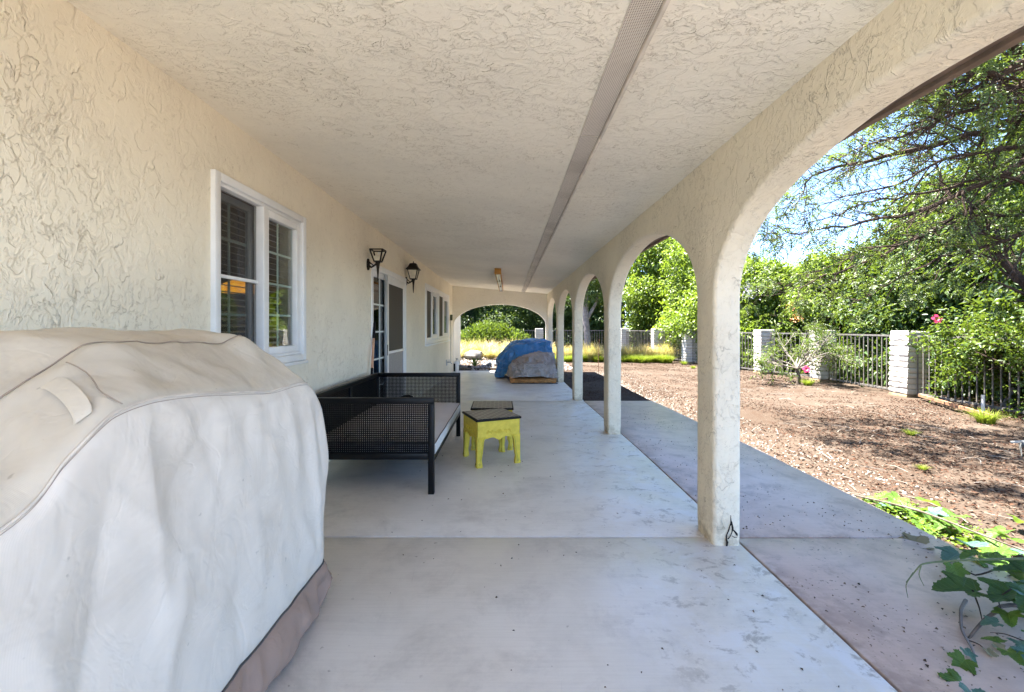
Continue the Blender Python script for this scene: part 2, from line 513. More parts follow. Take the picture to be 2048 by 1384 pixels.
def lamp_glass():
    t = NT('amber_lamp_glass')
    v = t.n('ShaderNodeTexVoronoi'); t.l(t.obj(), v.inputs['Vector']); v.inputs['Scale'].default_value = 22
    c = t.ramp(v.outputs['Distance'], [(0.0, (0.9, 0.45, 0.04)), (0.6, (0.8, 0.30, 0.02)), (1.0, (0.1, 0.03, 0.01))])
    t.pbr(c, 0.3, 0.4, **{'Emission Color': c, 'Emission Strength': 0.16})
    return t.m
M['amber'] = lamp_glass()

def concrete(name, base, stain, tint, spots=0.0, wet=0.0):
    t = NT(name)
    o = t.obj()
    big = t.noise(o, 0.7, 5, 0.6, 0.4)
    med = t.noise(o, 3.2, 5, 0.62, 0.6)
    brush = t.noise(t.obj((1.2, 26, 1)), 3.0, 3, 0.6)
    fine = t.noise(o, 120, 2, 0.6)
    col = t.mix(t.ss(big, 0.32, 0.68), base, tint)
    col = t.mix(t.math('MULTIPLY', t.ss(med, 0.40, 0.80), 0.5), col, stain)
    col = t.mix(t.math('MULTIPLY', t.ss(brush, 0.4, 0.7), 0.10), col, tuple(x*0.6 for x in stain))
    col = t.mix(t.math('MULTIPLY', fine, 0.16), col, tuple(x*0.7 for x in base))
    st2 = t.noise(t.obj((0.9, 1, 1)), 2.3, 8, 0.74, 0.3)
    col = t.mix(t.math('MULTIPLY', t.ss(st2, 0.46, 0.70), 0.48), col, tuple(x*0.70 for x in stain))
    sc_ = t.ss(t.noise(t.obj((9, 1.2, 1), (0, 0, 0.35)), 2.6, 6, 0.72, 1.2), 0.60, 0.70)
    col = t.mix(t.math('MULTIPLY', sc_, 0.14), col, tuple(x*0.6 for x in stain))
    dots = t.math('MULTIPLY', t.ss(t.noise(o, 26, 2, 0.5), 0.70, 0.76), t.ss(t.noise(o, 1.6, 2), 0.45, 0.6))
    col = t.mix(t.math('MULTIPLY', dots, 0.6), col, (0.20, 0.17, 0.13))
    rough = t.ss(med, 0.25, 0.8, 0.30, 0.42)
    if wet:
        sp = t.n('ShaderNodeSeparateXYZ'); t.l(o, sp.inputs[0])
        edge = t.ss(sp.outputs[0], 0.25, 1.1)
        bl = t.noise(t.obj((1, 1.0, 1)), 4.2, 6, 0.68, 0.5)
        eff = t.math('MULTIPLY', t.ss(bl, 0.45, 0.63), edge)
        drk = t.math('MULTIPLY', t.ss(t.noise(t.obj((1, 1.3, 1)), 7.0, 8, 0.76, 0.4), 0.535, 0.625), edge)
        col = t.mix(t.math('MULTIPLY', eff, 0.75), col, (0.74, 0.73, 0.73))
        col = t.mix(t.math('MULTIPLY', drk, 0.8), col, (0.34, 0.305, 0.265))
        rough = t.math('ADD', rough, t.math('MULTIPLY', eff, 0.12))
    if spots:
        s = t.ss(t.noise(o, 55, 2, 0.5, 0.3), 0.66, 0.72)
        z = t.ss(t.noise(o, 2.2, 3), 0.40, 0.6)
        col = t.mix(t.math('MULTIPLY', t.math('MULTIPLY', s, z), spots), col, (0.11, 0.085, 0.065))
        spw = t.n('ShaderNodeSeparateXYZ'); t.l(o, spw.inputs[0])
        jn_ = t.math('MULTIPLY', t.ss(spw.outputs[0], 1.40, 1.58, 1.0, 0.0), t.ss(t.noise(o, 6, 5, 0.65), 0.36, 0.6))
        col = t.mix(t.math('MULTIPLY', jn_, 0.65), col, (0.24, 0.155, 0.105))
        d = t.ss(t.noise(o, 3.6, 6, 0.7, 0.3), 0.50, 0.66)
        col = t.mix(t.math('MULTIPLY', d, 0.5), col, (0.28, 0.20, 0.155))
    h = t.math('ADD', t.math('MULTIPLY', fine, 0.25), t.math('MULTIPLY', brush, 0.4))
    t.pbr(col, rough, 0.55, normal=t.bump(h, 0.05, 0.003))
    return t.m
M['patio'] = concrete('patio_concrete', (0.73, 0.685, 0.615), (0.58, 0.545, 0.49), (0.79, 0.755, 0.70), wet=1.0)
M['walk'] = concrete('pink_walk_concrete', (0.60, 0.455, 0.37), (0.46, 0.335, 0.27), (0.66, 0.53, 0.45), spots=0.9)
M['joint'] = simple('joint_filler', (0.10, 0.075, 0.058), 0.95, 0.1, var=0.3, scale=30)

def dirt_mat():
    t = NT('dry_dirt')
    o = t.obj()
    big = t.noise(o, 0.55, 5, 0.6, 0.5)
    med = t.noise(o, 2.4, 6, 0.65, 0.6)
    fib = t.noise(t.obj((1, 3.5, 1), (0, 0, 0.5)), 14, 5, 0.7, 1.0)
    fib2 = t.noise(t.obj((4, 1, 1), (0, 0, 0.2)), 17, 5, 0.7, 1.2)
    grit = t.noise(o, 60, 3, 0.7)
    col = t.mix(t.ss(big, 0.35, 0.65), (0.064, 0.046, 0.034), (0.086, 0.065, 0.050))
    col = t.mix(t.math('MULTIPLY', t.ss(med, 0.45, 0.68), 0.65), col, (0.050, 0.030, 0.020))
    col = t.mix(t.math('MULTIPLY', t.ss(fib, 0.55, 0.68), 0.6), col, (0.052, 0.028, 0.018))
    col = t.mix(t.math('MULTIPLY', t.ss(fib2, 0.56, 0.68), 0.6), col, (0.135, 0.112, 0.092))
    col = t.mix(t.math('MULTIPLY', t.ss(grit, 0.5, 0.7), 0.35), col, (0.036, 0.025, 0.018))
    h = t.math('ADD', t.math('MULTIPLY', fib, 0.6), t.math('ADD', t.math('MULTIPLY', med, 0.7), t.math('MULTIPLY', grit, 0.3)))
    t.pbr(col, 0.95, 0.1, normal=t.bump(h, 0.9, 0.03))
    return t.m
M['dirt'] = dirt_mat()

def islands(name, stops, rough=0.85):
    t = NT(name)
    g = t.n('ShaderNodeNewGeometry')
    c = t.ramp(g.outputs['Random Per Island'], stops)
    t.pbr(c, rough, 0.2)
    return t.m
M['litter'] = islands('fallen_leaves', [(0.0, (0.025, 0.013, 0.008)), (0.3, (0.058, 0.023, 0.012)), (0.55, (0.082, 0.040, 0.023)), (0.8, (0.105, 0.074, 0.053)), (1.0, (0.145, 0.116, 0.092))])
M['specks'] = islands('dark_debris', [(0.0, (0.05, 0.035, 0.025)), (0.6, (0.13, 0.085, 0.055)), (1.0, (0.25, 0.17, 0.11))])
M['stone'] = islands('bed_stones', [(0.0, (0.16, 0.125, 0.10)), (0.5, (0.25, 0.22, 0.195)), (1.0, (0.36, 0.34, 0.32))])

M['leaf_hedge'] = foliage('hedge_leaf', (0.014, 0.032, 0.008), (0.032, 0.068, 0.013), (0.066, 0.108, 0.025), 0.25, 0.45, 0.3)
M['leaf_lime'] = foliage('lime_leaf', (0.036, 0.068, 0.008), (0.09, 0.15, 0.014), (0.17, 0.23, 0.026), 0.42)
M['leaf_dark'] = foliage('dark_leaf', (0.009, 0.023, 0.006), (0.020, 0.045, 0.011), (0.048, 0.080, 0.024), 0.25, 0.45, 0.3)
M['leaf_olive'] = foliage('pinnate_leaf', (0.022, 0.045, 0.014), (0.055, 0.092, 0.026), (0.11, 0.145, 0.04))
M['leaf_hib'] = foliage('hibiscus_leaf', (0.020, 0.045, 0.009), (0.045, 0.088, 0.014), (0.10, 0.14, 0.02), 0.28, 0.45, 0.3)
M['leaf_vine'] = vine_leaf('vine_leaf', (0.055, 0.125, 0.018), (0.085, 0.17, 0.022), (0.12, 0.22, 0.03), 0.4, 0.4)
M['leaf_vine_deep'] = vine_leaf('vine_leaf_deep', (0.022, 0.065, 0.010), (0.03, 0.085, 0.012), (0.045, 0.11, 0.016), 0.35, 0.4)
M['leaf_vine_blue'] = vine_leaf('vine_leaf_blue', (0.05, 0.12, 0.085), (0.06, 0.14, 0.10), (0.08, 0.17, 0.12), 0.2, 0.35)
M['leaf_dry'] = foliage('vine_leaf_dry', (0.20, 0.17, 0.09), (0.24, 0.20, 0.11), (0.28, 0.22, 0.12), 0.2, 0.7)
M['grass_gold'] = foliage('golden_grass', (0.42, 0.27, 0.07), (0.60, 0.46, 0.19), (0.74, 0.65, 0.38), 0.3, 0.7, 0.2)
M['grass_green'] = foliage('green_grass', (0.065, 0.095, 0.010), (0.14, 0.18, 0.016), (0.27, 0.29, 0.045), 0.4, 0.6, 0.2)
M['grass_tan'] = foliage('tan_plume', (0.38, 0.28, 0.13), (0.52, 0.42, 0.24), (0.62, 0.54, 0.36), 0.3, 0.8, 0.1)
M['petal'] = foliage('pink_petal', (0.62, 0.02, 0.10), (0.75, 0.04, 0.16), (0.80, 0.08, 0.22), 0.3, 0.5)
M['bloom_orange'] = foliage('orange_bloom', (0.55, 0.16, 0.05), (0.65, 0.25, 0.10), (0.7, 0.35, 0.2), 0.3, 0.6)
M['bloom_mauve'] = foliage('mauve_bloom', (0.32, 0.28, 0.46), (0.42, 0.38, 0.56), (0.5, 0.46, 0.62), 0.3, 0.6)

# ---------------------------------------------------------------- ground, patio and walk
WX = -1.73                     # house wall plane
AX0, AX1 = 1.22, 1.385         # arcade wall, inner and outer plane
BAY, PW = 2.70, 0.24           # pillar spacing and pillar length along the arcade
P1 = 2.55                      # near face of the first pillar in view
YEND = 13.40
def zf(y):                     # the slab falls a little towards the far end
    return lin([-8, 4.5, 8.0, 13.6, 40], [0, 0, -0.06, -0.09, -0.09], y)
def zc(x):                     # sloping porch ceiling
    return 2.58 - 0.0845*(x - WX)
def gz(x, y):
    base = -0.095 + 0.022*nz(x*0.7, y*0.7) + 0.012*nz(x*2.3, y*2.3, 3)
    base += 0.05*smooth01(6.5, 9, x) * 0
    edge = lin([-9, 7.9, 8.3, 13.75, 14.0, 60], [2.66, 2.66, 1.42, 1.42, -3, -3], y)
    k = smooth01(edge-0.28, edge-0.05, x) if y < 13.9 else 1.0
    return base*k + (-0.24)*(1-k)

xs = [-60, -30, -15, -8, -5] + list(np.arange(-4, 10.01, 0.16)) + [11, 13, 17, 25, 40, 80]
ys = [-60, -30, -15, -8] + list(np.arange(-6, 26.01, 0.16)) + [28, 32, 40, 60, 120]
g = MB()
g.grid([[(x, y, gz(x, y)) for x in xs] for y in ys])
ground = g.build('ground', M['dirt'], smooth=True, angle=180)
tag(ground, kind='structure')

def slab_prism(name, pts, mat, parent, th=0.14, drop=0.0):
    """a slab over a polygon, top following zf, edges eased by a bevel"""
    m = MB(); n = len(pts)
    top = [(x, y, zf(y)-drop) for x, y in pts]; bot = [(x, y, zf(y)-th) for x, y in pts]
    m.v = top + bot
    m.f = [tuple(range(n)), tuple(range(2*n-1, n-1, -1))] + [(i, n+i, n+(i+1) % n, (i+1) % n) for i in range(n)]
    m.m = [0]*len(m.f)
    return m.build(name, mat, parent, bevel=0.004, seg=2)

def rect(x0, x1, y0, y1, wob=0.0):
    ny = max(2, int((y1-y0)/0.45))
    L = [(x0, y0 + (y1-y0)*i/ny) for i in range(ny, -1, -1)]
    Rr = [(x1 + (wob*nz(y0 + (y1-y0)*i/ny, 3.3) if 0 < i < ny else 0), y0 + (y1-y0)*i/ny) for i in range(ny+1)]
    return L + Rr
GAP = 0.017
patio = thing('patio', (0, 0, 0)); tag(patio, kind='structure')
for (ya, yb, xr) in ((-5.8, 2.665, 1.40), (2.665, 7.97, 1.40), (7.97, 13.72, 1.41)):
    slab_prism('slab', rect(WX-0.02, xr-GAP/2, ya+GAP/2, yb-GAP/2), M['patio'], patio)
mj = MB()
for (ya, yb) in ((-5.8, 4.5), (4.5, 8.0), (8.0, 13.6)):
    x0, x1 = WX-0.02, 1.40
    mj.face([(x0, ya, zf(ya)-0.03), (x1, ya, zf(ya)-0.03), (x1, yb, zf(yb)-0.03), (x0, yb, zf(yb)-0.03)])
mj.build('joint_filler', M['joint'], patio)
walk = thing('walkway', (0, 0, 0)); tag(walk, kind='structure')
for (ya, yb, xr) in ((-5.8, 2.665, 2.66), (2.665, 7.95, 2.66)):
    slab_prism('slab', rect(1.40+GAP/2, xr, ya+GAP/2, yb-GAP/2, 0.05), M['walk'], walk, drop=0.004)
mj = MB()
for (ya, yb) in ((-5.8, 4.5), (4.5, 7.94)):
    x0, x1 = 1.395, 2.55
    mj.face([(x0, ya, zf(ya)-0.017), (x1, ya, zf(ya)-0.017), (x1, yb, zf(yb)-0.017), (x0, yb, zf(yb)-0.017)])
mj.build('joint_filler', M['joint'], walk)
# ---------------------------------------------------------------- house
house = thing('house', (0, 0, 0), 'cream stucco single-storey house with a long arched porch along its side', 'house')
Y0, Y1 = -5.8, 15.7
YP = -0.55        # the porch roof ends here, just behind the camera
W1 = (2.505, 3.63, 1.03, 2.216)         # window openings y0, y1, z0, z1
W2 = (8.96, 12.5, 0.945, 2.21)
DR = (5.44, 7.20, 0.03, 2.11)
def wall_with_holes(mb, y0, y1, z0, z1, holes, depth=0.14):
    yc = sorted({y0, y1, *[h[0] for h in holes], *[h[1] for h in holes]})
    zcut = sorted({z0, z1, *[h[2] for h in holes], *[h[3] for h in holes]})
    for a, b in zip(yc, yc[1:]):
        for c, d in zip(zcut, zcut[1:]):
            if any(h[0] <= a and b <= h[1] and h[2] <= c and d <= h[3] for h in holes): continue
            mb.face([(WX, a, c), (WX, b, c), (WX, b, d), (WX, a, d)])
            mb.face([(WX-0.2, a, c), (WX-0.2, a, d), (WX-0.2, b, d), (WX-0.2, b, c)])
    for h in holes:
        a, b, c, d = h
        for q in (((a, c), (a, d)), ((b, d), (b, c)), ((a, d), (b, d)), ((b, c), (a, c))):
            (ya, za), (yb, zb) = q
            mb.face([(WX, ya, za), (WX, yb, zb), (WX-0.2, yb, zb), (WX-0.2, ya, za)])
mb = MB()
wall_with_holes(mb, Y0, Y1, -0.2, 2.95, [W1, W2, DR])
mb.face([(WX, Y1, -0.2), (WX-0.2, Y1, -0.2), (WX-0.2, Y1, 2.95), (WX, Y1, 2.95)])
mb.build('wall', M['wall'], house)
# outer walls of the block behind, so the house stands as a volume
mb = MB()
mb.box(-9.0, -8.8, Y0, Y1, -0.2, 2.95); mb.box(-8.8, WX-0.2, Y1-0.2, Y1-0.002, -0.2, 2.95); mb.box(-8.8, WX-0.2, Y0+0.002, Y0+0.2, -0.2, 2.95)
mb.build('rear_wall', M['wall'], house)
mb = MB()
for (a, b, xd) in ((1.6, 4.9, -4.6), (5.0, 7.9, -4.9), (8.2, 13.6, -4.6)):
    x1 = WX-0.201; z0, z1 = -0.02, 2.5
    mb.face([(xd, a, z0), (x1, a, z0), (x1, b, z0), (xd, b, z0)])
    mb.face([(xd, a, z1), (xd, b, z1), (x1, b, z1), (x1, a, z1)])
    mb.face([(xd, a, z0), (xd, b, z0), (xd, b, z1), (xd, a, z1)])
    mb.face([(xd, a, z0), (xd, a, z1), (x1, a, z1), (x1, a, z0)])
    mb.face([(xd, b, z0), (x1, b, z0), (x1, b, z1), (xd, b, z1)])
mb.build('room', M['room'], house)

# porch ceiling (faces down) with wavy hand-trowelled surface
cxs = [WX-0.12] + list(np.linspace(WX, AX1-0.02, 22)); cys = list(np.arange(YP, 13.61, 0.3)) + [13.64]
mb = MB()
mb.grid([[(x, y, zc(x) + 0.006*nz(x*1.4, y*1.1, 7)) for y in cys] for x in cxs])
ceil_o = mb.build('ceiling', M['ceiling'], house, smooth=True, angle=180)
mb = MB()       # roof slab over porch and house
def roofz(x): return zc(x) + 0.16
prof = [(AX1+0.40, 0.05), (-1.9, 0.16), (-4.8, 0.9), (-9.4, 0.35)]
mb.face([(AX1+0.515, YP-0.05, 2.52), (AX1+0.515, 13.7, 2.52), (-5.2, 13.7, roofz(-5.2)+0.7), (-5.2, YP-0.05, roofz(-5.2)+0.7)])
mb.face([(WX+0.3, Y0-0.3, roofz(WX)+0.05), (WX+0.3, YP-0.052, roofz(WX)+0.05), (-5.2, YP-0.052, roofz(-5.2)+0.72), (-5.2, Y0-0.3, roofz(-5.2)+0.72)])
mb.face([(-5.2, Y0-0.3, roofz(-5.2)+0.7), (-5.2, 13.7, roofz(-5.2)+0.7), (-9.4, 13.7, 2.55), (-9.4, Y0-0.3, 2.55)])
mb.face([(WX+0.3, 13.705, roofz(WX)+0.05), (WX+0.3, 16.0, roofz(WX)+0.05), (-5.2, 16.0, roofz(-5.2)+0.72), (-5.2, 13.705, roofz(-5.2)+0.72)])
mb.face([(-5.2, 13.705, roofz(-5.2)+0.72), (-5.2, 16.0, roofz(-5.2)+0.72), (-9.4, 16.0, 2.57), (-9.4, 13.705, 2.57)])
mb.build('roof', M['roof'], house)
mb = MB()
x0, x1 = AX1+0.001, AX1+0.49
for ya in np.arange(YP, 13.65, 1.0):
    yb = min(ya+1.0, 13.65)
    mb.face([(x0, ya, 2.383), (x0, yb, 2.383), (x1, yb, 2.383), (x1, ya, 2.383)])
mb.build('soffit', M['brown'], house)
mb = MB(); mb.box(AX1+0.49, AX1+0.53, YP-0.04, 13.7, 2.362, 2.515)
mb.build('fascia', M['brown'], house, bevel=0.004)

# arcade: pillars and arched wall
ARCH_Z, ARCH_R = 1.47, 0.635
pill_y = [P1 + k*BAY for k in range(-1, 5)]          # near faces
RAD = 0.026
def rounded_pillar(y0, y1, z0, z1):
    m = MB()
    ring = []
    for (cx, cy, a0) in ((AX1-RAD, y0+RAD, -90), (AX1-RAD, y1-RAD, 0), (AX0+RAD, y1-RAD, 90), (AX0+RAD, y0+RAD, 180)):
        for k in range(5):
            a = R(a0 + 22.5*k); ring.append((cx+RAD*math.cos(a), cy+RAD*math.sin(a), a))
    rows = []
    nzs = 14
    for i in range(nzs+1):
        z = z0 + (z1-z0)*i/nzs
        w = 0 if i == nzs else 1
        # slightly eroded foot
        e = 0.010*smooth01(0.10, 0.0, z-z0)
        rows.append([(x + w*(0.004*nz(z*3, y*9+y0, x*5)) - e*math.cos(a)*(0.6+nz(y*30, x*30, z*20)), y + w*0.004*nz(z*3+9, y*5+y0, x*9) - e*math.sin(a)*(0.6+nz(y*30, x*30, z*20+5)), z) for x, y, a in ring])
    m.grid(rows, wrap=True)
    m.face(rows[0][::-1]); m.face(rows[-1])
    return m
for y in pill_y:
    m = rounded_pillar(y, y+PW, zf(y)-0.012, ARCH_Z)
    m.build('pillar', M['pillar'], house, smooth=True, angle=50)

mb = MB(); rv = MB()
ZT = 2.40
half = (BAY-PW)/2
NA = 40
for k in range(len(pill_y)-1):
    ya, yb = pill_y[k]+PW, pill_y[k+1]
    mid = (ya+yb)/2
    path = []
    for i in range(NA+1):
        a = math.pi*i/NA
        wob = 0.010*nz(k*7.1, a*2.2)*math.sin(a)
        c, s = math.cos(a), math.sin(a)
        y = mid - half*math.copysign(abs(c)**0.96, c); z = ARCH_Z + (ARCH_R+wob)*abs(s)**0.96
        n = Vector((-c/half, s/ARCH_R)).normalized()      # away from the opening, in (y, z)
        path.append((y, z, n))
    prof = []
    for q in range(5):
        a = R(90*q/4); prof.append((AX0+RAD*(1-math.sin(a)), RAD*(1-math.cos(a))))
    prof = [(AX0+RAD*(1-math.sin(R(90-22.5*q))), RAD*(1-math.cos(R(90-22.5*q)))) for q in range(5)]     # inner face -> reveal
    full = prof + [(AX1-(x-AX0), o) for x, o in prof[::-1]]
    rows = [[(x, y + n.x*o, z + n.y*o) for (x, o) in full] for (y, z, n) in path]
    mb.grid(rows)
    for side, X in ((0, AX0), (-1, AX1)):
        top = []
        e = [rows[i][side] for i in range(NA+1)]
        for i in range(NA):
            p, q = e[i], e[i+1]
            f = [p, q, (X, q[1], ZT), (X, p[1], ZT)]
            mb.face(f if side == 0 else f[::-1])
    # flat piece over the pillar
for k, y in enumerate(pill_y):
    for X in (AX0, AX1):
        a = y + RAD if k > 0 else y; b = y+PW-RAD if k < len(pill_y)-1 else y+PW
        f = [(X, a, ARCH_Z), (X, b, ARCH_Z), (X, b, ZT), (X, a, ZT)]
        mb.face(f if X == AX0 else f[::-1])
mb.box(AX0+.001, AX1-.001, YP+0.005, pill_y[0], ARCH_Z+0.3, ZT)
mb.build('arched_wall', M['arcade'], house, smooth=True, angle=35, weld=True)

# end wall with a wide low arch
EY0, EY1 = 13.40, 13.56
mb = MB()
xa, xb = WX+0.035, 1.185
mid, hx, zs, rz = (xa+xb)/2, (xb-xa)/2, 1.34, 0.665
rows = []
for i in range(41):
    a = math.pi*i/40
    c, s = math.cos(a), math.sin(a)
    rows.append([(mid-hx*c, EY0+0.02, zs+rz*s), (mid-hx*c, EY1, zs+rz*s)])
mb.grid(rows)
for i in range(40):
    p, q = rows[i][0], rows[i+1][0]
    mb.face([(p[0], EY0, p[2]+0.004), (p[0], EY0, zc(p[0])+0.03), (q[0], EY0, zc(q[0])+0.03), (q[0], EY0, q[2]+0.004)])
    mb.face([(p[0], EY0, p[2]+0.004), (q[0], EY0, q[2]+0.004), (q[0], EY0+0.02, q[2]), (p[0], EY0+0.02, p[2])])
    mb.face([(p[0], EY1, p[2]), (q[0], EY1, q[2]), (q[0], EY1, zc(q[0])+0.12), (p[0], EY1, zc(p[0])+0.12)])
for (a, b) in ((WX+0.001, xa), (xb, AX0+0.02)):
    mb.box(a, b, EY0, EY1, -0.1, zs)
    mb.face([(a, EY0, zs), (b, EY0, zs), (b, EY0, zc(b)+0.03), (a, EY0, zc(a)+0.03)])
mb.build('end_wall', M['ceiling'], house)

# perforated strip vent in the ceiling
def vent_mat():
    t = NT('perforated_vent')
    o = t.obj()
    sp = t.n('ShaderNodeSeparateXYZ'); t.l(o, sp.inputs[0])
    p = 0.0075
    def cell(s, off):
        return t.math('ABSOLUTE', t.math('SUBTRACT', t.math('FRACT', t.math('ADD', t.math('DIVIDE', s, p), off)), 0.5))
    def dots(ox, oy):
        a, b = cell(sp.outputs[0], ox), cell(sp.outputs[1], oy)
        d = t.math('SQRT', t.math('ADD', t.math('MULTIPLY', a, a), t.math('MULTIPLY', b, b)))
        return t.ss(d, 0.23, 0.33, 1.0, 0.0)
    dd = dots(0.0, 0.0)
    col = t.mix(dd, (0.68, 0.61, 0.52), (0.13, 0.105, 0.08))
    dust = t.noise(o, 3, 4)
    col = t.mix(t.math('MULTIPLY', t.ss(dust, 0.45, 0.7), 0.35), col, (0.25, 0.2, 0.15))
    t.pbr(col, 0.55, 0.3, normal=t.bump(t.math('MULTIPLY', dd, -1.0), 0.3, 0.002))
    return t.m
M['vent'] = vent_mat()
M['vent_lip'] = simple('vent_lip_paint', (0.66, 0.59, 0.49), 0.6, 0.3)
VX0, VX1 = 0.412, 0.515
for k in range(-1, 6):
    ya, yb = max(k*2.44+0.003, YP), min((k+1)*2.44-0.003, 13.39)
    if yb - ya < 0.2: continue
    m = MB()
    m.face([(VX0, ya, zc(VX0)-0.010), (VX0, yb, zc(VX0)-0.010), (VX1, yb, zc(VX1)-0.010), (VX1, ya, zc(VX1)-0.010)])
    m.face([(VX0, ya, zc(VX0)+0.01), (VX0, yb, zc(VX0)+0.01), (VX0, yb, zc(VX0)-0.010), (VX0, ya, zc(VX0)-0.010)])
    v = m.build('vent', M['vent'], house)
    m = MB()
    m.box(VX1+0.001, VX1+0.016, ya, yb, zc(VX1)-0.026, zc(VX1)+0.01)
    m.build('vent_lip', M['vent_lip'], v, bevel=0.002)

# windows -------------------------------------------------------------
def border(mb, x0, x1, y0, y1, z0, z1, w, wb=None):
    wb = wb or w
    mb.box(x0, x1, y0, y0+w, z0, z1); mb.box(x0, x1, y1-w, y1, z0, z1)
    mb.box(x0, x1, y0+w, y1-w, z1-w, z1); mb.box(x0, x1, y0+w, y1-w, z0, z0+wb)

def pane(parent, y0, y1, z0, z1, x, mat):
    m = MB(); m.box(x-0.003, x+0.003, y0, y1, z0, z1)
    return m.build('pane', mat, parent)

def muntins(parent, y0, y1, z0, z1, x, ny, nzz, w=0.016):
    m = MB()
    for i in range(1, ny):
        yy = y0+(y1-y0)*i/ny; mm = MB(); mm.box(x-0.004, x+0.004, yy-w/2, yy+w/2, z0, z1); mm.build('muntin', M['bar_white'], parent)
    for i in range(1, nzz):
        zz = z0+(z1-z0)*i/nzz; mm = MB(); mm.box(x-0.0045, x+0.0035, y0, y1, zz-w/2, zz+w/2); mm.build('muntin', M['bar_white'], parent)

# window beside the barbecue: sliding sash with screen on the near side, fixed sash on the far side
y0, y1, z0, z1 = W1
win = MB(); border(win, WX-0.06, WX+0.028, y0-0.004, y1+0.004, z0-0.004, z1+0.004, 0.052)
w1 = win.build('window', M['white'], house, bevel=0.005)
w1['label'] = 'white window with two sashes, blinds and an amber lamp behind the glass'
m = MB(); border(m, WX-0.055, WX+0.012, y0+0.049, y1-0.049, z0+0.049, z1-0.049, 0.022)
m.build('frame', M['white'], w1, bevel=0.003)
m = MB(); m.box(WX-0.05, WX+0.020, 3.012, 3.045, z0+0.07, z1-0.07); m.build('mullion', M['white'], w1, bevel=0.003)
m = MB(); border(m, WX-0.045, WX+0.010, 3.046, y1-0.072, z0+0.072, z1-0.072, 0.052); m.build('sash', M['white'], w1, bevel=0.004)
pane(w1, 3.098, y1-0.124, z0+0.124, z1-0.124, WX-0.030, M['glass'])
muntins(w1, 3.098, y1-0.124, z0+0.124, z1-0.124, WX-0.040, 2, 4)
m = MB(); border(m, WX-0.095, WX-0.060, y0+0.066, 3.03, z0+0.072, z1-0.072, 0.045); m.build('sash', M['alu'], w1, bevel=0.003)
pane(w1, y0+0.105, 2.992, z0+0.11, z1-0.11, WX-0.078, M['glass'])
muntins(w1, y0+0.105, 2.992, z0+0.11, z1-0.11, WX-0.088, 2, 4)
m = MB(); m.box(WX-0.036, WX-0.033, y0+0.072, 3.011, z0+0.072, z1-0.072); m.build('screen', M['screen'], w1)
m = MB(); zz = (z0+z1)/2-0.01; m.box(WX-0.038, WX-0.018, y0+0.072, 3.011, zz-0.011, zz+0.011); m.build('screen_rail', M['white'], w1, bevel=0.003)
smesh = None
for i in range(23):
    zz = z0+0.10+i*0.045
    if smesh is None:
        m = MB(); m.box(-0.022, 0.022, y0+0.05, y1-0.05, -0.0016, 0.0016)
        o = m.build('blind_slat', M['slat'], w1); smesh = o.data
    else:
        o = bpy.data.objects.new('blind_slat', smesh); COL.objects.link(o); o.parent = w1
    o.location = (WX-0.15, 0, zz); o.rotation_euler = (0, R(14), 0)
m = MB(); m.box(WX-0.03, WX+0.045, y0-0.002, y1+0.002, z0-0.03, z0-0.005); m.build('sill', M['white'], w1, bevel=0.004)

# far pair of windows
y0, y1, z0, z1 = W2
m = MB(); border(m, WX-0.06, WX+0.028, y0-0.004, y1+0.004, z0-0.004, z1+0.004, 0.09)
w2 = m.build('window', M['white'], house, bevel=0.006)
w2['label'] = 'wide white window with two dark screened panels at the porch end'
ym = 10.58
m = MB(); m.box(WX-0.05, WX+0.034, ym-0.06, ym+0.06, z0+0.085, z1-0.085); m.build('mullion', M['white'], w2, bevel=0.005)
for (a, b) in ((y0+0.09, ym-0.06), (ym+0.06, y1-0.09)):
    mm = a + (b-a)*0.47
    k = MB(); border(k, WX-0.05, WX+0.012, a, mm, z0+0.088, z1-0.088, 0.035); k.build('sash', M['white'], w2, bevel=0.004)
    k = MB(); border(k, WX-0.05, WX+0.016, mm+0.001, b, z0+0.088, z1-0.088, 0.10); k.build('sash', M['white'], w2, bevel=0.004)
    k = MB(); k.box(WX-0.015, WX-0.012, a+0.03, mm-0.03, z0+0.12, z1-0.12); k.build('screen', M['screen_dense'], w2)
    pane(w2, a+0.03, mm-0.03, z0+0.12, z1-0.12, WX-0.036, M['glass'])
    pane(w2, mm+0.09, b-0.09, z0+0.18, z1-0.18, WX-0.026, M['glass_hi'])
m = MB(); m.box(WX-0.03, WX+0.06, y0-0.01, y1+0.01, z0-0.05, z0-0.006); m.build('sill', M['white'], w2, bevel=0.005)

# sliding door
y0, y1, z0, z1 = DR
m = MB(); m.box(WX-0.08, WX+0.012, y0-0.004, y0+0.05, z0, z1); m.box(WX-0.08, WX+0.03, y1-0.05, y1+0.004, z0, z1); m.box(WX-0.08, WX+0.03, y0+0.05, y1-0.05, z1-0.075, z1+0.004); m.box(WX-0.08, WX+0.04, y0+0.05, y1-0.05, z0-0.03, z0+0.02)
dr = m.build('sliding_door', M['white'], house, bevel=0.005)
a, b = y0+0.05, 6.20
m = MB(); border(m, WX-0.045, WX-0.008, a, b, z0+0.021, z1-0.076, 0.075, 0.10); m.build('door_panel', M['white'], dr, bevel=0.004)
pane(dr, a+0.075, b-0.075, z0+0.12, z1-0.15, WX-0.022, M['glass_hi'])
muntins(dr, a+0.075, b-0.075, z0+0.12, z1-0.15, WX-0.0145, 2, 5, 0.022)
m = MB(); border(m, WX-0.006, WX+0.022, 6.06, y1-0.051, z0+0.021, z1-0.076, 0.11, 0.06); m.build('screen_door', M['white'], dr, bevel=0.004)
m = MB(); m.box(WX+0.006, WX+0.009, 6.17, y1-0.16, 0.95, z1-0.186); m.build('screen', M['screen_dense'], dr)
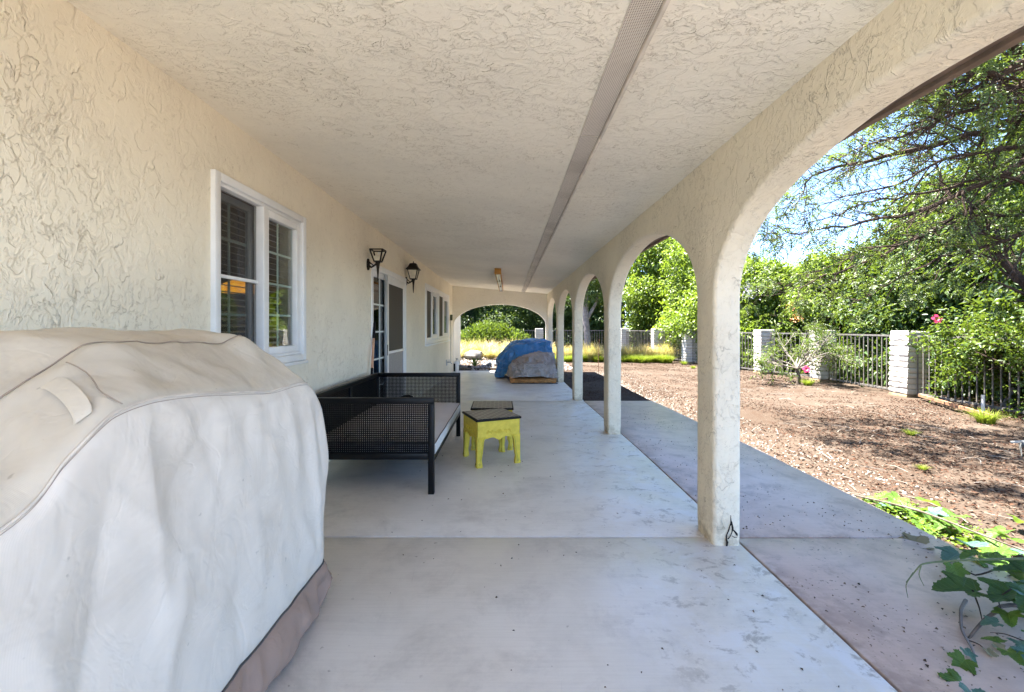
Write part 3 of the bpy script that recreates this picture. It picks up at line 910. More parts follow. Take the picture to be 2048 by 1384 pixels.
m = MB(); m.box(WX-0.004, WX+0.028, 6.17, y1-0.16, 0.915, 0.95); m.build('rail', M['white'], dr, bevel=0.003)
def kick_mat():
    t = NT('pebbled_grey_panel')
    v = t.n('ShaderNodeTexVoronoi'); t.l(t.obj(), v.inputs['Vector']); v.inputs['Scale'].default_value = 34
    t.pbr((0.25, 0.25, 0.27), 0.35, 0.5, normal=t.bump(v.outputs['Distance'], 0.9, 0.012))
    return t.m
m = MB(); m.box(WX-0.004, WX+0.014, 6.17, y1-0.16, z0+0.082, 0.915); m.build('kick_panel', kick_mat(), dr)
m = MB(); m.box(WX-0.006, WX+0.034, 6.035, 6.058, z0+0.03, z1-0.08); m.build('jamb_strip', M['alu'], dr, bevel=0.002)
m = MB(); m.box(WX+0.034, WX+0.042, 6.038, 6.055, 0.90, 1.05); m.build('handle', M['dark_alu'], dr, bevel=0.002)
# glass of the fixed leaf behind the screen door
pane(dr, 6.23, y1-0.10, z0+0.12, z1-0.15, WX-0.055, M['glass'])

# open crack at the foot of the first pillar
def onface(u, v):
    return ((u-1016)/860*(P1-0.0), P1, 1.30-(v-654)/860*P1)
m = MB()
def strip(pts):
    for (u0, v0, w0), (u1, v1, w1_) in zip(pts, pts[1:]):
        a = onface(u0-w0/2, v0); b = onface(u0+w0/2, v0); c = onface(u1+w1_/2, v1); d = onface(u1-w1_/2, v1)
        yy = P1-0.0022
        m.face([(a[0], yy, a[2]), (d[0], yy, d[2]), (c[0], yy, c[2]), (b[0], yy, b[2])])
strip([(1460.5, 1030, 0.6), (1461.5, 1041, 2.2), (1462.5, 1046, 5.0), (1459, 1052, 2.5), (1457, 1060, 3.0), (1453, 1069, 2.6), (1452, 1078, 3.0), (1454, 1084, 5.0), (1453, 1092, 3.5)])
strip([(1463, 1046, 3.0), (1465, 1056, 4.0), (1463.5, 1064, 2.0), (1460, 1072, 2.0), (1455, 1078, 4.0)])
strip([(1465, 1058, 3.0), (1472, 1066, 5.0), (1474, 1071, 3.0)])
strip([(1463, 1071, 2.0), (1470, 1075, 4.0), (1475, 1073, 1.0)])
m.build('crack', M['crack'], house)
# ---------------------------------------------------------------- covered barbecue in the foreground
def fabric(name, base, dirt, dirtk, dsc=3.0):
    t = NT(name)
    o = t.obj()
    d = t.noise(o, dsc, 5, 0.65, 0.5)
    f = t.noise(o, 9, 4, 0.6)
    sp = t.noise(o, 34, 2, 0.5)
    col = t.mix(t.math('MULTIPLY', t.ss(d, 0.42, 0.72), dirtk), base, dirt)
    col = t.mix(t.math('MULTIPLY', t.ss(sp, 0.72, 0.78), 0.35), col, tuple(x*0.4 for x in dirt))
    wv = t.n('ShaderNodeTexWave', wave_type='BANDS', bands_direction='Y'); t.l(o, wv.inputs['Vector']); wv.inputs['Scale'].default_value = 160
    wv2 = t.n('ShaderNodeTexWave', wave_type='BANDS', bands_direction='Z'); t.l(o, wv2.inputs['Vector']); wv2.inputs['Scale'].default_value = 160
    h = t.math('ADD', t.math('MULTIPLY', f, 0.8), t.math('MULTIPLY', t.math('ADD', wv.outputs['Fac'], wv2.outputs['Fac']), 0.05))
    cr1 = t.math('ABSOLUTE', t.math('SUBTRACT', t.noise(t.obj((1, 1, 0.6), (0.5, 0.2, 0)), 3.2, 3, 0.5, 0.8), 0.5))
    cr2 = t.math('ABSOLUTE', t.math('SUBTRACT', t.noise(t.obj((1, 1, 0.7), (0.1, 0.6, 0.3)), 7.5, 3, 0.55, 0.9), 0.5))
    cr = t.math('ADD', t.ss(cr1, 0.0, 0.07), t.math('MULTIPLY', t.ss(cr2, 0.0, 0.07), 0.45))
    n1_ = t.bump(cr, 0.16, 0.008)
    t.pbr(col, 0.75, 0.25, normal=t.bump(h, 0.22, 0.008, n1_))
    return t.m
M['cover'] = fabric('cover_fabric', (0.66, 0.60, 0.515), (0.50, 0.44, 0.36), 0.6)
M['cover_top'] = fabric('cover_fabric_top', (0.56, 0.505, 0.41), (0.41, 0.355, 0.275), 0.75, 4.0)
M['hem'] = fabric('cover_hem', (0.31, 0.215, 0.165), (0.23, 0.16, 0.125), 0.5)
M['piping'] = simple('piping', (0.085, 0.078, 0.072), 0.6, 0.3)

bbq = thing('barbecue_cover', (-1.25, 1.1, 0), 'large beige fabric cover draped over a barbecue, brown hem at its foot', 'barbecue cover')
# stations along the barbecue: for every row (x, y, z); rows run from the foot of the patio side over the top to the wall side
ROWS = ['foot', 'hemtop', 'low', 'mid', 'upper', 'seam', 'slope', 'ridge', 'apex', 'back', 'backfoot']
def station(y, seam, ridge, apexz, yk=None, dx=0.0, taper=1.0):
    """seam / ridge: (y, z) ; y: nominal"""
    yk = yk or {}
    sy, sz = seam; ry, rzz = ridge
    sx = -0.885+dx
    pts = [(-0.885+dx, yk.get('foot', y), 0.005), (-0.872+dx, yk.get('hemtop', y), 0.19), (-0.868+dx, yk.get('low', y), 0.42),
           (-0.862+dx, yk.get('mid', y), 0.68), (-0.868+dx, yk.get('upper', (y+sy)/2), 0.68+(sz-0.68)*0.62), (sx, sy, sz),
           ((sx*0.45+(-1.12)*0.55), (sy*0.45+ry*0.55), sz*0.45+rzz*0.55+0.012), (-1.12, ry, rzz), (-1.36, ry, apexz), (-1.60, ry, apexz-0.12), (-1.66, y, 0.01)]
    return pts
ST = [
    station(0.20, (0.24, 0.86), (0.30, 0.98), 1.02, dx=-0.12),
    station(0.30, (0.30, 0.88), (0.42, 1.00), 1.05, dx=-0.01),
    station(0.74, (0.745, 0.945), (0.84, 1.075), 1.15),
    station(0.86, (0.86, 1.035), (0.95, 1.14), 1.21),
    station(0.96, (0.96, 1.105), (1.05, 1.205), 1.265),
    station(1.06, (1.07, 1.122), (1.13, 1.252), 1.285),
    station(1.23, (1.23, 1.112), (1.24, 1.262), 1.290),
    station(1.44, (1.43, 1.085), (1.43, 1.250), 1.287),
    station(1.64, (1.62, 1.062), (1.62, 1.240), 1.285),
    station(1.86, (1.79, 1.064), (1.735, 1.255), 1.283, {'foot': 1.86, 'hemtop': 1.88, 'low': 1.88, 'mid': 1.90, 'upper': 1.86}),
    station(2.00, (1.895, 1.055), (1.795, 1.258), 1.275, {'foot': 2.01, 'hemtop': 2.03, 'low': 2.02, 'mid': 2.06, 'upper': 1.99}),
]
edge = ST[-1]
e2 = [(p[0]-0.05, p[1]+0.045, p[2]-0.004) for p in edge]
e2[5] = (-0.95, 1.93, 1.035); e2[6] = (-1.03, 1.90, 1.13); e2[7] = (-1.14, 1.845, 1.225); e2[8] = (-1.36, 1.84, 1.235); e2[4] = (-0.92, 2.055, 0.91); e2[3] = (-0.915, 2.105, 0.68)
e3 = [(p[0]-0.22, p[1]+0.015, p[2]-0.05 if 3 < i < 9 else p[2]) for i, p in enumerate(e2)]
e4 = [(-1.36, 2.10, min(p[2], 1.0)) for p in e3]
ST += [e2, e3, e4]

def catmull(P, t):
    """P: list of vectors, t in 0..len-1"""
    i = min(int(t), len(P)-2); f = t-i
    p0, p1, p2, p3 = P[max(i-1, 0)], P[i], P[i+1], P[min(i+2, len(P)-1)]
    a = 0.5*((2*p1)+(-p0+p2)*f+(2*p0-5*p1+4*p2-p3)*f*f+(-p0+3*p1-3*p2+p3)*f**3)
    b = p1*(1-f)+p2*f
    return a*0.7+b*0.3
STV = [[Vector(p) for p in s] for s in ST]
NS, NR = 150, 170
def cover_point(si, ri):
    """si station parameter, ri row parameter"""
    col = []
    lo, hi = max(0, int(ri)-1), min(len(ROWS)-1, int(ri)+2)
    col = {r: catmull([s[r] for s in STV], si) for r in range(lo, hi+1)}
    seq = [col[min(max(r, lo), hi)] for r in range(len(ROWS))]
    return catmull(seq, ri)
def fold(u, sharp=1.0):
    """a soft ridge profile"""
    return math.exp(-abs(u)**1.25/sharp)
FOLDS = [  # start (y, z), end (y, z), width, depth: folds lying on the patio-side panel
    ((1.02, 1.08), (1.10, 0.30), 0.045, 0.016), ((0.96, 1.04), (0.80, 0.15), 0.05, -0.018), ((1.18, 1.10), (1.34, 0.70), 0.016, -0.009),
    ((1.36, 1.09), (1.22, 0.70), 0.013, 0.007), ((1.44, 1.09), (1.40, 0.72), 0.012, -0.006), ((1.50, 1.08), (1.49, 0.80), 0.012, 0.007), ((1.24, 1.00), (1.72, 1.03), 0.014, 0.007), ((1.56, 1.06), (1.62, 0.74), 0.011, -0.006), ((1.30, 1.09), (1.05, 0.82), 0.014, -0.008), ((1.40, 0.95), (1.85, 0.80), 0.012, 0.006), ((1.62, 0.85), (2.0, 0.62), 0.012, -0.006), ((0.92, 0.98), (1.20, 0.60), 0.014, 0.008), ((1.50, 0.60), (1.95, 0.33), 0.013, 0.007),
    ((1.86, 1.02), (1.98, 0.35), 0.035, 0.018), ((1.78, 1.02), (1.90, 0.55), 0.03, -0.014), ((1.68, 1.02), (1.78, 0.62), 0.035, 0.010),
    ((1.92, 0.98), (2.03, 0.55), 0.022, -0.014), ((1.55, 0.90), (1.66, 0.20), 0.06, 0.012), ((1.30, 0.75), (1.70, 0.55), 0.05, -0.012),
    ((1.05, 0.62), (1.36, 0.40), 0.06, 0.015), ((1.36, 0.55), (1.42, 0.10), 0.04, -0.012), ((1.15, 0.75), (1.02, 0.20), 0.05, 0.014),
    ((1.75, 0.55), (1.98, 0.22), 0.03, 0.013), ((1.62, 0.48), (1.86, 0.20), 0.03, -0.012), ((1.92, 0.62), (2.00, 0.18), 0.022, 0.012),
    ((0.75, 0.80), (0.90, 0.35), 0.05, 0.016), ((1.46, 0.70), (1.52, 0.30), 0.035, 0.010),
]
def seg_dist(p, a, b):
    ax, ay = a; bx, by = b; px, py = p
    dx, dy = bx-ax, by-ay; L2 = dx*dx+dy*dy
    t = ((px-ax)*dx+(py-ay)*dy)/L2
    tc = min(max(t, 0), 1)
    s = (px-ax)*dy-(py-ay)*dx
    d = math.hypot(px-ax-tc*dx, py-ay-tc*dy)
    end = smooth01(0.0, 0.25, tc)*smooth01(1.0, 0.7, tc) if 0 < t < 1 else 0
    return d, end
srow = [(len(ST)-1)*i/NS for i in range(NS+1)]
rrow = [(len(ROWS)-1)*j/NR for j in range(NR+1)]
P = [[cover_point(s, r) for r in rrow] for s in srow]
# normals by differences, then wrinkles
Q = []
for i in range(NS+1):
    row = []
    for j in range(NR+1):
        p = P[i][j]
        a = P[min(i+1, NS)][j]-P[max(i-1, 0)][j]; b = P[i][min(j+1, NR)]-P[i][max(j-1, 0)]
        n = a.cross(b)
        n = n.normalized() if n.length > 1e-9 else Vector((1, 0, 0))
        r = rrow[j]
        d = 0.0
        wside = smooth01(5.0, 4.6, r)*smooth01(0.0, 0.6, r)
        if r < 5.0:
            for (fa, fb, fw, fd) in FOLDS:
                dist, e = seg_dist((p.y, p.z), fa, fb)
                if dist < fw*3: d += fd*(0.85 if fw > 0.02 else 0.75)*fold(dist/fw)*e
            q = Vector((p.y*2.6+p.z*0.8, p.z*1.1, 1.7))
            d += wside*(0.009*mnoise.noise(q) + 0.008*(1-abs(mnoise.noise(q*2.3+Vector((4, 1, 0))))*2) * smooth01(0.2, 0.8, mnoise.noise(q*0.8+Vector((9, 0, 0)))+0.4))
            q2 = Vector((p.y*6.0+p.z*2.5, p.z*3.0-p.y*1.2, 4.0))
            d += wside*0.0055*(0.6-2*abs(mnoise.noise(q2))**0.8)*smooth01(-0.1, 0.5, mnoise.noise(q*1.3+Vector((2, 5, 1))))
            q3 = Vector((p.y*13.0-p.z*5, p.z*6.0+p.y*4, 7.0))
            d += wside*0.0042*(0.6-2*abs(mnoise.noise(q3))**0.8)*smooth01(-0.05, 0.45, mnoise.noise(Vector((p.y*2.4, p.z*2.4, 3.3))))
            d += 0.007*mnoise.noise(Vector((p.y*11+p.z*4, p.z*3.5, 0.3)))*smooth01(0.75, 1.05, p.z)*wside*1.3
        else:
            q = Vector((p.x*5, p.y*5, p.z*5))
            wtop = smooth01(5.0, 5.5, r)
            d += wtop*(0.009*mnoise.noise(q) + 0.006*mnoise.noise(q*2.7) + 0.006*(0.6-2*abs(mnoise.noise(Vector((p.x*6+p.y*3, p.y*5-p.x*2, 2))))**0.8))
            # shallow crease lines fanning from the ridge
            d += 0.006*math.sin(p.y*34+p.x*18+3*mnoise.noise(q*0.7))*wtop*smooth01(8, 6.4, r)*smooth01(-0.2, 0.35, mnoise.noise(Vector((p.y*3, p.x*2, 9))))
        # hem bulges outwards and buckles on the floor
        if r < 1.0:
            d += (0.018*(1-r) + 0.055*mnoise.noise(Vector((p.y*5.2+p.z*4, 3, 0))) + 0.036*(1-2*abs(mnoise.noise(Vector((p.y*9-p.z*7, p.z*6, 1))))) + 0.012*mnoise.noise(Vector((p.y*15, p.z*9, 5)))+0.012)*math.sin(math.pi*min(r, 1))**0.7 + 0.018*mnoise.noise(Vector((p.y*7, 0, 2)))*(1-r)
        # pinch along the sewn seams
        for rs in (1.0, 5.0, 7.0):
            d -= 0.004*fold((r-rs)/0.07)
        row.append(p + n*d)
    Q.append(row)
# make the outward side consistent: normals must point to +x on the patio side
def rows_to_mesh(name, j0, j1, mat):
    m = MB()
    m.grid([[Q[i][j] for i in range(NS+1)] for j in range(j0, j1+1)])
    return m.build(name, mat, bbq, smooth=True, angle=180)
def jr(r): return round(r*NR/(len(ROWS)-1))
rows_to_mesh('hem', jr(0), jr(1), M['hem'])
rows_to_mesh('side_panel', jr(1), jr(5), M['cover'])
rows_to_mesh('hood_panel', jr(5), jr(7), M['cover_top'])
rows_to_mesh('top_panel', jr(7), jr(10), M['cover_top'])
chk = (Q[60][jr(3)]-Q[59][jr(3)]).cross(Q[60][jr(3)+1]-Q[60][jr(3)])
def piping(name, pts, r, mat):
    m = MB(); m.tube(pts, r, 5); return m.build(name, mat, bbq, smooth=True)
off = Vector((0.003, 0, 0.001))
M['cover_dark'] = simple('cover_seam_dark', (0.33, 0.275, 0.22), 0.7, 0.2)
M['cover_pipe'] = simple('cover_piping', (0.56, 0.50, 0.42), 0.7, 0.3)
piping('piping', [Q[i][jr(5)]+off for i in range(8, NS-30)], 0.0035, M['cover_pipe'])
piping('piping', [Q[i][jr(5)-1]+Vector((0.0010, 0, -0.002)) for i in range(8, NS-30)], 0.0012, M['cover_dark'])
piping('piping', [Q[i][jr(7)]+Vector((0.002, 0, 0.003)) for i in range(8, NS-32)], 0.0022, M['cover_dark'])
piping('piping', [Q[i][jr(1)]+Vector((0.004, 0, 0)) for i in range(8, NS-14)], 0.0042, M['piping'])
# sewn seam between the near shelf and the hood
def cover_at(y, r):
    j = jr(r); best = min(range(NS+1), key=lambda i: abs(Q[i][j].y-y) if i < NS-40 else 9)
    return Q[best][j]
def cover_px(u, v):
    """the point of the hood panel that the photograph shows at this pixel"""
    best = None
    for i in range(4, NS-36):
        for j in range(jr(5)-2, jr(7)+1):
            p = Q[i][j]
            du = 1016+p.x/p.y*860-u; dv = 654-(p.z-1.3)/p.y*860-v
            k = du*du+dv*dv
            if best is None or k < best[0]: best = (k, p)
    return best[1]
seam_px = [catmull([Vector((x, y, 0)) for x, y in ((124, 725), (160, 742), (188, 769), (194, 788), (245, 815))], k/4) for k in range(17)]
piping('piping', (lambda L: [sum((L[min(max(i+d, 0), len(L)-1)] for d in range(-2, 3)), Vector())/5 + Vector((0.005, 0, 0.004)) for i in range(len(L))])([cover_px(q.x, q.y) for q in seam_px]), 0.0017, M['cover_dark'])
# handle strap, bowed off the cover
A = cover_px(98, 765); B = cover_px(170, 838)
m = MB()
rows = []
wv = Vector((0.004, 0.013, 0.009))
for k in range(13):
    t = k/12
    p = A.lerp(B, t) + Vector((0.75, -0.1, 0.65)).normalized()*(0.020*math.sin(math.pi*t)**0.5+0.004)
    rows.append([p-wv, p+wv, p+wv-Vector((0.006, 0, 0.006)), p-wv-Vector((0.006, 0, 0.006))])
m.grid(rows, wrap=True)
m.build('strap', M['cover_top'], bbq, smooth=True, angle=50)

# ---------------------------------------------------------------- daybed
bed = thing('daybed', (-1.08, 4.28, 0), 'black metal daybed with woven cane-pattern side panels against the wall', 'daybed')
BX0, BX1, BY0, BY1 = -1.60, -0.575, 3.335, 5.20
T = 0.046
ZB, ZT2 = 0.27, 0.748
def leg(x, y):
    m = MB(); m.box(x-T/2, x+T/2, y-T/2, y+T/2, zf(y), ZT2-T); m.build('leg', M['black'], bed, bevel=0.003)
for (x, y) in ((BX1-T/2, BY0+T/2), (BX0+T/2, BY0+T/2), (BX1-T/2, BY1-T/2), (BX0+T/2, BY1-T/2)): leg(x, y)
def rail(x0, x1, y0, y1, z0, z1):
    m = MB(); m.box(x0, x1, y0, y1, z0, z1); m.build('rail', M['black'], bed, bevel=0.003)
for (ya, yb) in ((BY0, BY0+T), (BY1-T, BY1)):
    rail(BX0, BX1, ya, yb, ZT2-T+0.001, ZT2)
    rail(BX0+T+.001, BX1-T-.001, ya, yb, ZB, ZB+0.05)
rail(BX0, BX0+T, BY0+T+.001, BY1-T-.001, ZT2-T+0.001, ZT2)
rail(BX0, BX0+T, BY0+T+.001, BY1-T-.001, ZB, ZB+0.05)
rail(BX1-T, BX1, BY0+T+.001, BY1-T-.001, ZB-0.02, ZB+0.03)
m = MB(); m.box(BX0, BX0+T, 4.25, 4.25+T, ZB+0.051, ZT2-T); m.build('post', M['black'], bed, bevel=0.003)
def cane(name, u0, u1, z0, z1, put, pitch=0.0165, w=0.0078):
    m = MB(); n = round((u1-u0)/pitch); k = round((z1-z0)/pitch)
    for i in range(n+1):
        u = u0+(u1-u0)*i/n; put(m, u-w/2, u+w/2, z0, z1, 0.0)
    for i in range(k+1):
        z = z0+(z1-z0)*i/k; put(m, u0, u1, z-w/2, z+w/2, 0.0012)
    o = m.build(name, M['black'], bed); return o
for yy in (BY0+T/2, BY1-T/2):
    cane('cane_panel', BX0+T, BX1-T, ZB+0.05, ZT2-T, lambda m, a, b, c, d, e, yy=yy: m.box(a, b, yy-0.0035-e, yy+0.0035-e, c, d))
for (ya, yb) in ((BY0+T, 4.25), (4.25+T, BY1-T)):
    cane('cane_panel', ya, yb, ZB+0.05, ZT2-T, lambda m, a, b, c, d, e: m.box(BX0+T/2-0.0035-e, BX0+T/2+0.0035-e, a, b, c, d))
m = MB(); m.box(BX0+T, BX1-T, BY0+T+0.001, BY1-T-0.001, 0.265, 0.29)
m.build('base', M['black'], bed)

# mattress on the daybed
mat_t = thing('mattress', (-1.05, 4.28, 0.29), 'thin taupe daybed mattress with pale side lying on the black daybed', 'mattress')
M['mtop'] = fabric('mattress_top', (0.58, 0.535, 0.51), (0.47, 0.43, 0.41), 0.4)
M['mside'] = fabric('mattress_side', (0.66, 0.66, 0.64), (0.5, 0.48, 0.45), 0.4)
mx0, mx1, my0, my1 = BX0+T+0.005, BX1-0.002, BY0+T+0.008, BY1-T-0.008
def mtop(x, y):
    e = min(smooth01(0, 0.10, x-mx0), smooth01(0, 0.10, mx1-x), smooth01(0, 0.10, y-my0), smooth01(0, 0.10, my1-y))
    return 0.388 + 0.022*e + 0.006*nz(x*5, y*4)
m = MB(); gx = np.linspace(mx0, mx1, 22); gy = np.linspace(my0, my1, 40)
m.grid([[(x, y, mtop(x, y)) for x in gx] for y in gy]); m.build('mattress_top', M['mtop'], mat_t, smooth=True, angle=180)
ring = [(x, my0) for x in gx[:-1]] + [(mx1, y) for y in gy[:-1]] + [(x, my1) for x in gx[:0:-1]] + [(mx0, y) for y in gy[:0:-1]]
m = MB(); rows = []
cx_, cy_ = (mx0+mx1)/2, (my0+my1)/2
for t in (0, 0.2, 0.5, 0.8, 1.0):
    rows.append([(x+0.010*math.sin(math.pi*t)*(1 if x > cx_ else -1)*(abs(x-cx_) > 0.4), y, (0.292+0.004*nz(x*6, y*6))*(1-t)+mtop(x, y)*t) for x, y in ring])
m.grid(rows, wrap=True); m.face(rows[0][::-1]); m.build('mattress_side', M['mside'], mat_t, smooth=True, angle=50)
m = MB(); m.tube([(x+(0.003 if x > cx_ else -0.003), y, mtop(x, y)) for x, y in ring+ring[:1]], 0.0042, 5); m.build('mattress_piping', M['piping'], mat_t, smooth=True)

# small dark bundle on the far end of the mattress
m = MB(); rows = []
for i in range(9):
    a = math.pi*i/8
    rows.append([(-1.19+0.085*math.sin(a)*math.cos(b)*(1+0.35*nz(i, k)), 5.06+0.06*math.sin(a)*math.sin(b)*(1+0.35*nz(k, i, 4)), 0.456-0.045*math.cos(a)*(1+0.25*nz(i*2.1, k*1.7, 8))) for k, b in enumerate([2*math.pi*q/14 for q in range(14)])])
m.grid(rows, wrap=True)
tag(m.build('cloth_bundle', M['blackpl'], smooth=True, angle=180), 'small crumpled black bundle lying on the mattress by its far end', 'bundle')

# ---------------------------------------------------------------- stools
def stool_top_mat():
    t = NT('patterned_stool_top')
    o = t.obj((1, 1, 1), (0, 0, R(45)))
    sp = t.n('ShaderNodeSeparateXYZ'); t.l(o, sp.inputs[0])
    def tri(s, k): return t.math('ABSOLUTE', t.math('SUBTRACT', t.math('FRACT', t.math('MULTIPLY', s, k)), 0.5))
    a, b = tri(sp.outputs[0], 15.5), tri(sp.outputs[1], 15.5)
    ln = t.math('MAXIMUM', t.ss(a, 0.02, 0.075, 1, 0), t.ss(b, 0.02, 0.075, 1, 0))
    ring = t.math('ABSOLUTE', t.math('SUBTRACT', t.math('ADD', a, b), 0.5))
    ln = t.math('MAXIMUM', ln, t.ss(ring, 0.02, 0.07, 0.7, 0))
    col = t.mix(ln, (0.125, 0.115, 0.105), (0.47, 0.45, 0.40))
    t.pbr(col, 0.32, 0.5)
    return t.m
M['stooltop'] = stool_top_mat()
def lime_mat():
    t = NT('chartreuse_paint')
    o = t.obj()
    f = t.noise(o, 25, 4, 0.6)
    col = t.mix(t.ss(f, 0.35, 0.7), (0.58, 0.445, 0.04), (0.69, 0.54, 0.06))
    col = t.mix(t.math('MULTIPLY', t.ss(t.noise(o, 60, 3), 0.66, 0.76), 0.2), col, (0.20, 0.20, 0.03))
    t.pbr(col, 0.5, 0.4, normal=t.bump(f, 0.04, 0.002))
    return t.m
M['lime'] = lime_mat()
M['lime_dark'] = simple('carved_line', (0.20, 0.20, 0.03), 0.6, 0.3)
HS = 0.216         # half width of the apron
def make_stool():
    root = thing('stool', (0, 0, 0))
    # apron and cabriole legs: each side a shaped board cut to the stool's outline
    def prof_leg(z):       # inner edge of the leg measured from the corner
        return lin([0, 0.02, 0.045, 0.07, 0.13, 0.20, 0.245, 0.27, 0.29], [0.050, 0.052, 0.047, 0.043, 0.054, 0.062, 0.066, 0.085, 0.12], z)
    for sx in (-1, 1):
        for sy in (-1, 1):
            m = MB()
            zs = [0, 0.02, 0.045, 0.07, 0.10, 0.13, 0.16, 0.20, 0.23, 0.25, 0.265, 0.28]
            rows = []
            for z in zs:
                w = prof_leg(z)
                bow = 0.006*math.sin(math.pi*min(z/0.28, 1)) + (0.004 if z < 0.03 else 0)
                x0 = sx*(HS+0.002 + (0.003 if z < 0.03 else 0)); y0 = sy*(HS+0.002+(0.003 if z < 0.03 else 0))
                x1 = sx*(HS-w+0.0); y1 = sy*(HS-w)
                th = 0.034
                # L-shaped section drawn as a closed ring
                ring = [(x0, y0), (x1, y0), (x1, y0-sy*th), (x0-sx*th, y0-sy*th), (x0-sx*th, y1), (x0, y1)]
                rows.append([(x, y, z) for x, y in ring])
            m.grid(rows, wrap=True); m.face(rows[0][::-1]); m.face(rows[-1])
            lg = m.build('leg', M['lime'], root, bevel=0.002, seg=1)
            # carved line and scroll on the two outer faces
            m2 = MB()
            for face in (0, 1):
                pts = []
                for z in np.linspace(0.05, 0.27, 12):
                    w = prof_leg(z)-0.013
                    pts.append((sx*(HS-w), sy*(HS+0.0035), z) if face == 0 else (sx*(HS+0.0035), sy*(HS-w), z))
                m2.tube(pts, 0.0016, 4)
                sc = []
                for k in range(14):
                    a = k*0.62; rr = 0.014*(1-k/16)
                    u = HS-0.024+rr*math.cos(a); z = 0.030+rr*math.sin(a)
                    sc.append((sx*u, sy*(HS+0.0065), z) if face == 0 else (sx*(HS+0.0065), sy*u, z))
                m2.tube(sc, 0.0018, 4)
            m2.build('carving', M['lime_dark'], lg)
    for face in range(4):
        rot = Matrix.Rotation(R(90*face), 3, 'Z')
        def tr(x, y, z): v = rot @ Vector((x, y, z)); return (v.x, v.y, v.z)
        m = MB(); n = 24
        front, back = [], []
        U = [-HS+0.005+(2*HS-0.01)*i/n for i in range(n+1)]
        def zlow(u):
            c = abs(u)/HS
            z = 0.262 - 0.012*math.exp(-((c)/0.12)**2) - 0.008*math.cos(c*9.0)*smooth01(0.75, 0.3, c)
            return z
        for q in range(n):
            a, b = U[q], U[q+1]
            y = -HS
            m.face([tr(a, y, zlow(a)), tr(b, y, zlow(b)), tr(b, y, 0.425), tr(a, y, 0.425)])
            m.face([tr(a, y+0.02, zlow(a)), tr(a, y+0.02, 0.425), tr(b, y+0.02, 0.425), tr(b, y+0.02, zlow(b))])
            m.face([tr(a, y, zlow(a)), tr(a, y+0.02, zlow(a)), tr(b, y+0.02, zlow(b)), tr(b, y, zlow(b))])
        ap = m.build('apron', M['lime'], root)
        # carved shell with a leaf spray on both sides
        m = MB()
        yb = -HS-0.001
        for k in range(-3, 4):
            a = R(k*22); L = 0.040-0.002*abs(k)
            m.tube([tr(0, yb, 0.305), tr(L*0.5*math.sin(a), yb-0.003, 0.305+L*0.5*math.cos(a)), tr(L*math.sin(a)*1.15, yb, 0.305+L*math.cos(a))], [0.002, 0.006, 0.0035], 5)
        for s in (-1, 1):
            m.tube([tr(s*0.04, yb, 0.312), tr(s*0.07, yb-0.002, 0.330), tr(s*0.10, yb, 0.322), tr(s*0.125, yb, 0.338)], [0.005, 0.004, 0.004, 0.002], 5)
            for (uu, du, dz) in ((0.055, 0.014, 0.022), (0.075, 0.004, -0.024), (0.095, 0.016, 0.020), (0.112, 0.008, -0.022)):
                m.tube([tr(s*uu, yb, 0.324), tr(s*(uu+du*0.5), yb-0.003, 0.324+dz*0.5), tr(s*(uu+du), yb, 0.324+dz)], [0.002, 0.006, 0.001], 5)
            m.tube([tr(s*0.006, yb, 0.268), tr(s*0.016, yb-0.002, 0.276), tr(s*0.010, yb, 0.284)], [0.002, 0.004, 0.002], 5)
        m.build('carving', M['lime'], ap, smooth=True)
    m = MB(); m.box(-HS-0.012, HS+0.012, -HS-0.012, HS+0.012, 0.425, 0.446); tp = m.build('stool_top', M['black'], root, bevel=0.006)
    m = MB(); q = HS-0.004; m.face([(-q, -q, 0.4485), (q, -q, 0.4485), (q, q, 0.4485), (-q, q, 0.4485)])
    m.box(-q, q, -q, q, 0.44, 0.447); m.build('tile_inlay', M['stooltop'], tp)
    return root
st1 = make_stool()
st2 = copy_tree(st1)
st1.location = (-0.168, 4.235, zf(4.2)); st1.rotation_euler = (0, 0, R(23.0))
st2.location = (-0.172, 4.76, zf(4.7)); st2.rotation_euler = (0, 0, R(1.0))
tag(st1, 'chartreuse carved stool turned at an angle, the nearer of the pair', 'stool', 'chartreuse stools beside the daybed')
tag(st2, 'chartreuse stool half hidden behind the other stool', 'stool', 'chartreuse stools beside the daybed')

# ---------------------------------------------------------------- wall lanterns
def lantern_common(root, y, z):
    m = MB(); rows = []
    for dx, s in ((0.002, 1.0), (0.018, 1.0), (0.024, 0.8)):
        rows.append([(WX+dx, y+0.042*s*math.cos(a)*0.9, z+0.075*s*math.sin(a)) for a in [2*math.pi*k/8+R(22.5) for k in range(8)]])
    m.grid(rows, wrap=True); m.face(rows[-1]); m.build('backplate', M['bronze'], root, smooth=True, angle=40)
    m = MB(); m.tube([(WX+0.02, y, z-0.02), (WX+0.05, y, z-0.035), (WX+0.09, y, z-0.01), (WX+0.125, y, z+0.022)], [0.018, 0.012, 0.012, 0.016], 8)
    m.tube([(WX+0.02, y, z+0.03), (WX+0.06, y, z+0.0), (WX+0.085, y, z-0.022)], [0.010, 0.008, 0.008], 6)
    m.build('arm', M['bronze'], root, smooth=True)
    cx = WX+0.13
    m = MB(); m.lathe((cx, y, z), [(0.004, -0.20), (0.009, -0.16), (0.015, -0.06), (0.026, 0.015), (0.034, 0.028), (0.036, 0.035)], 10); m.build('finial', M['bronze'], root, smooth=True, angle=60)
    return cx
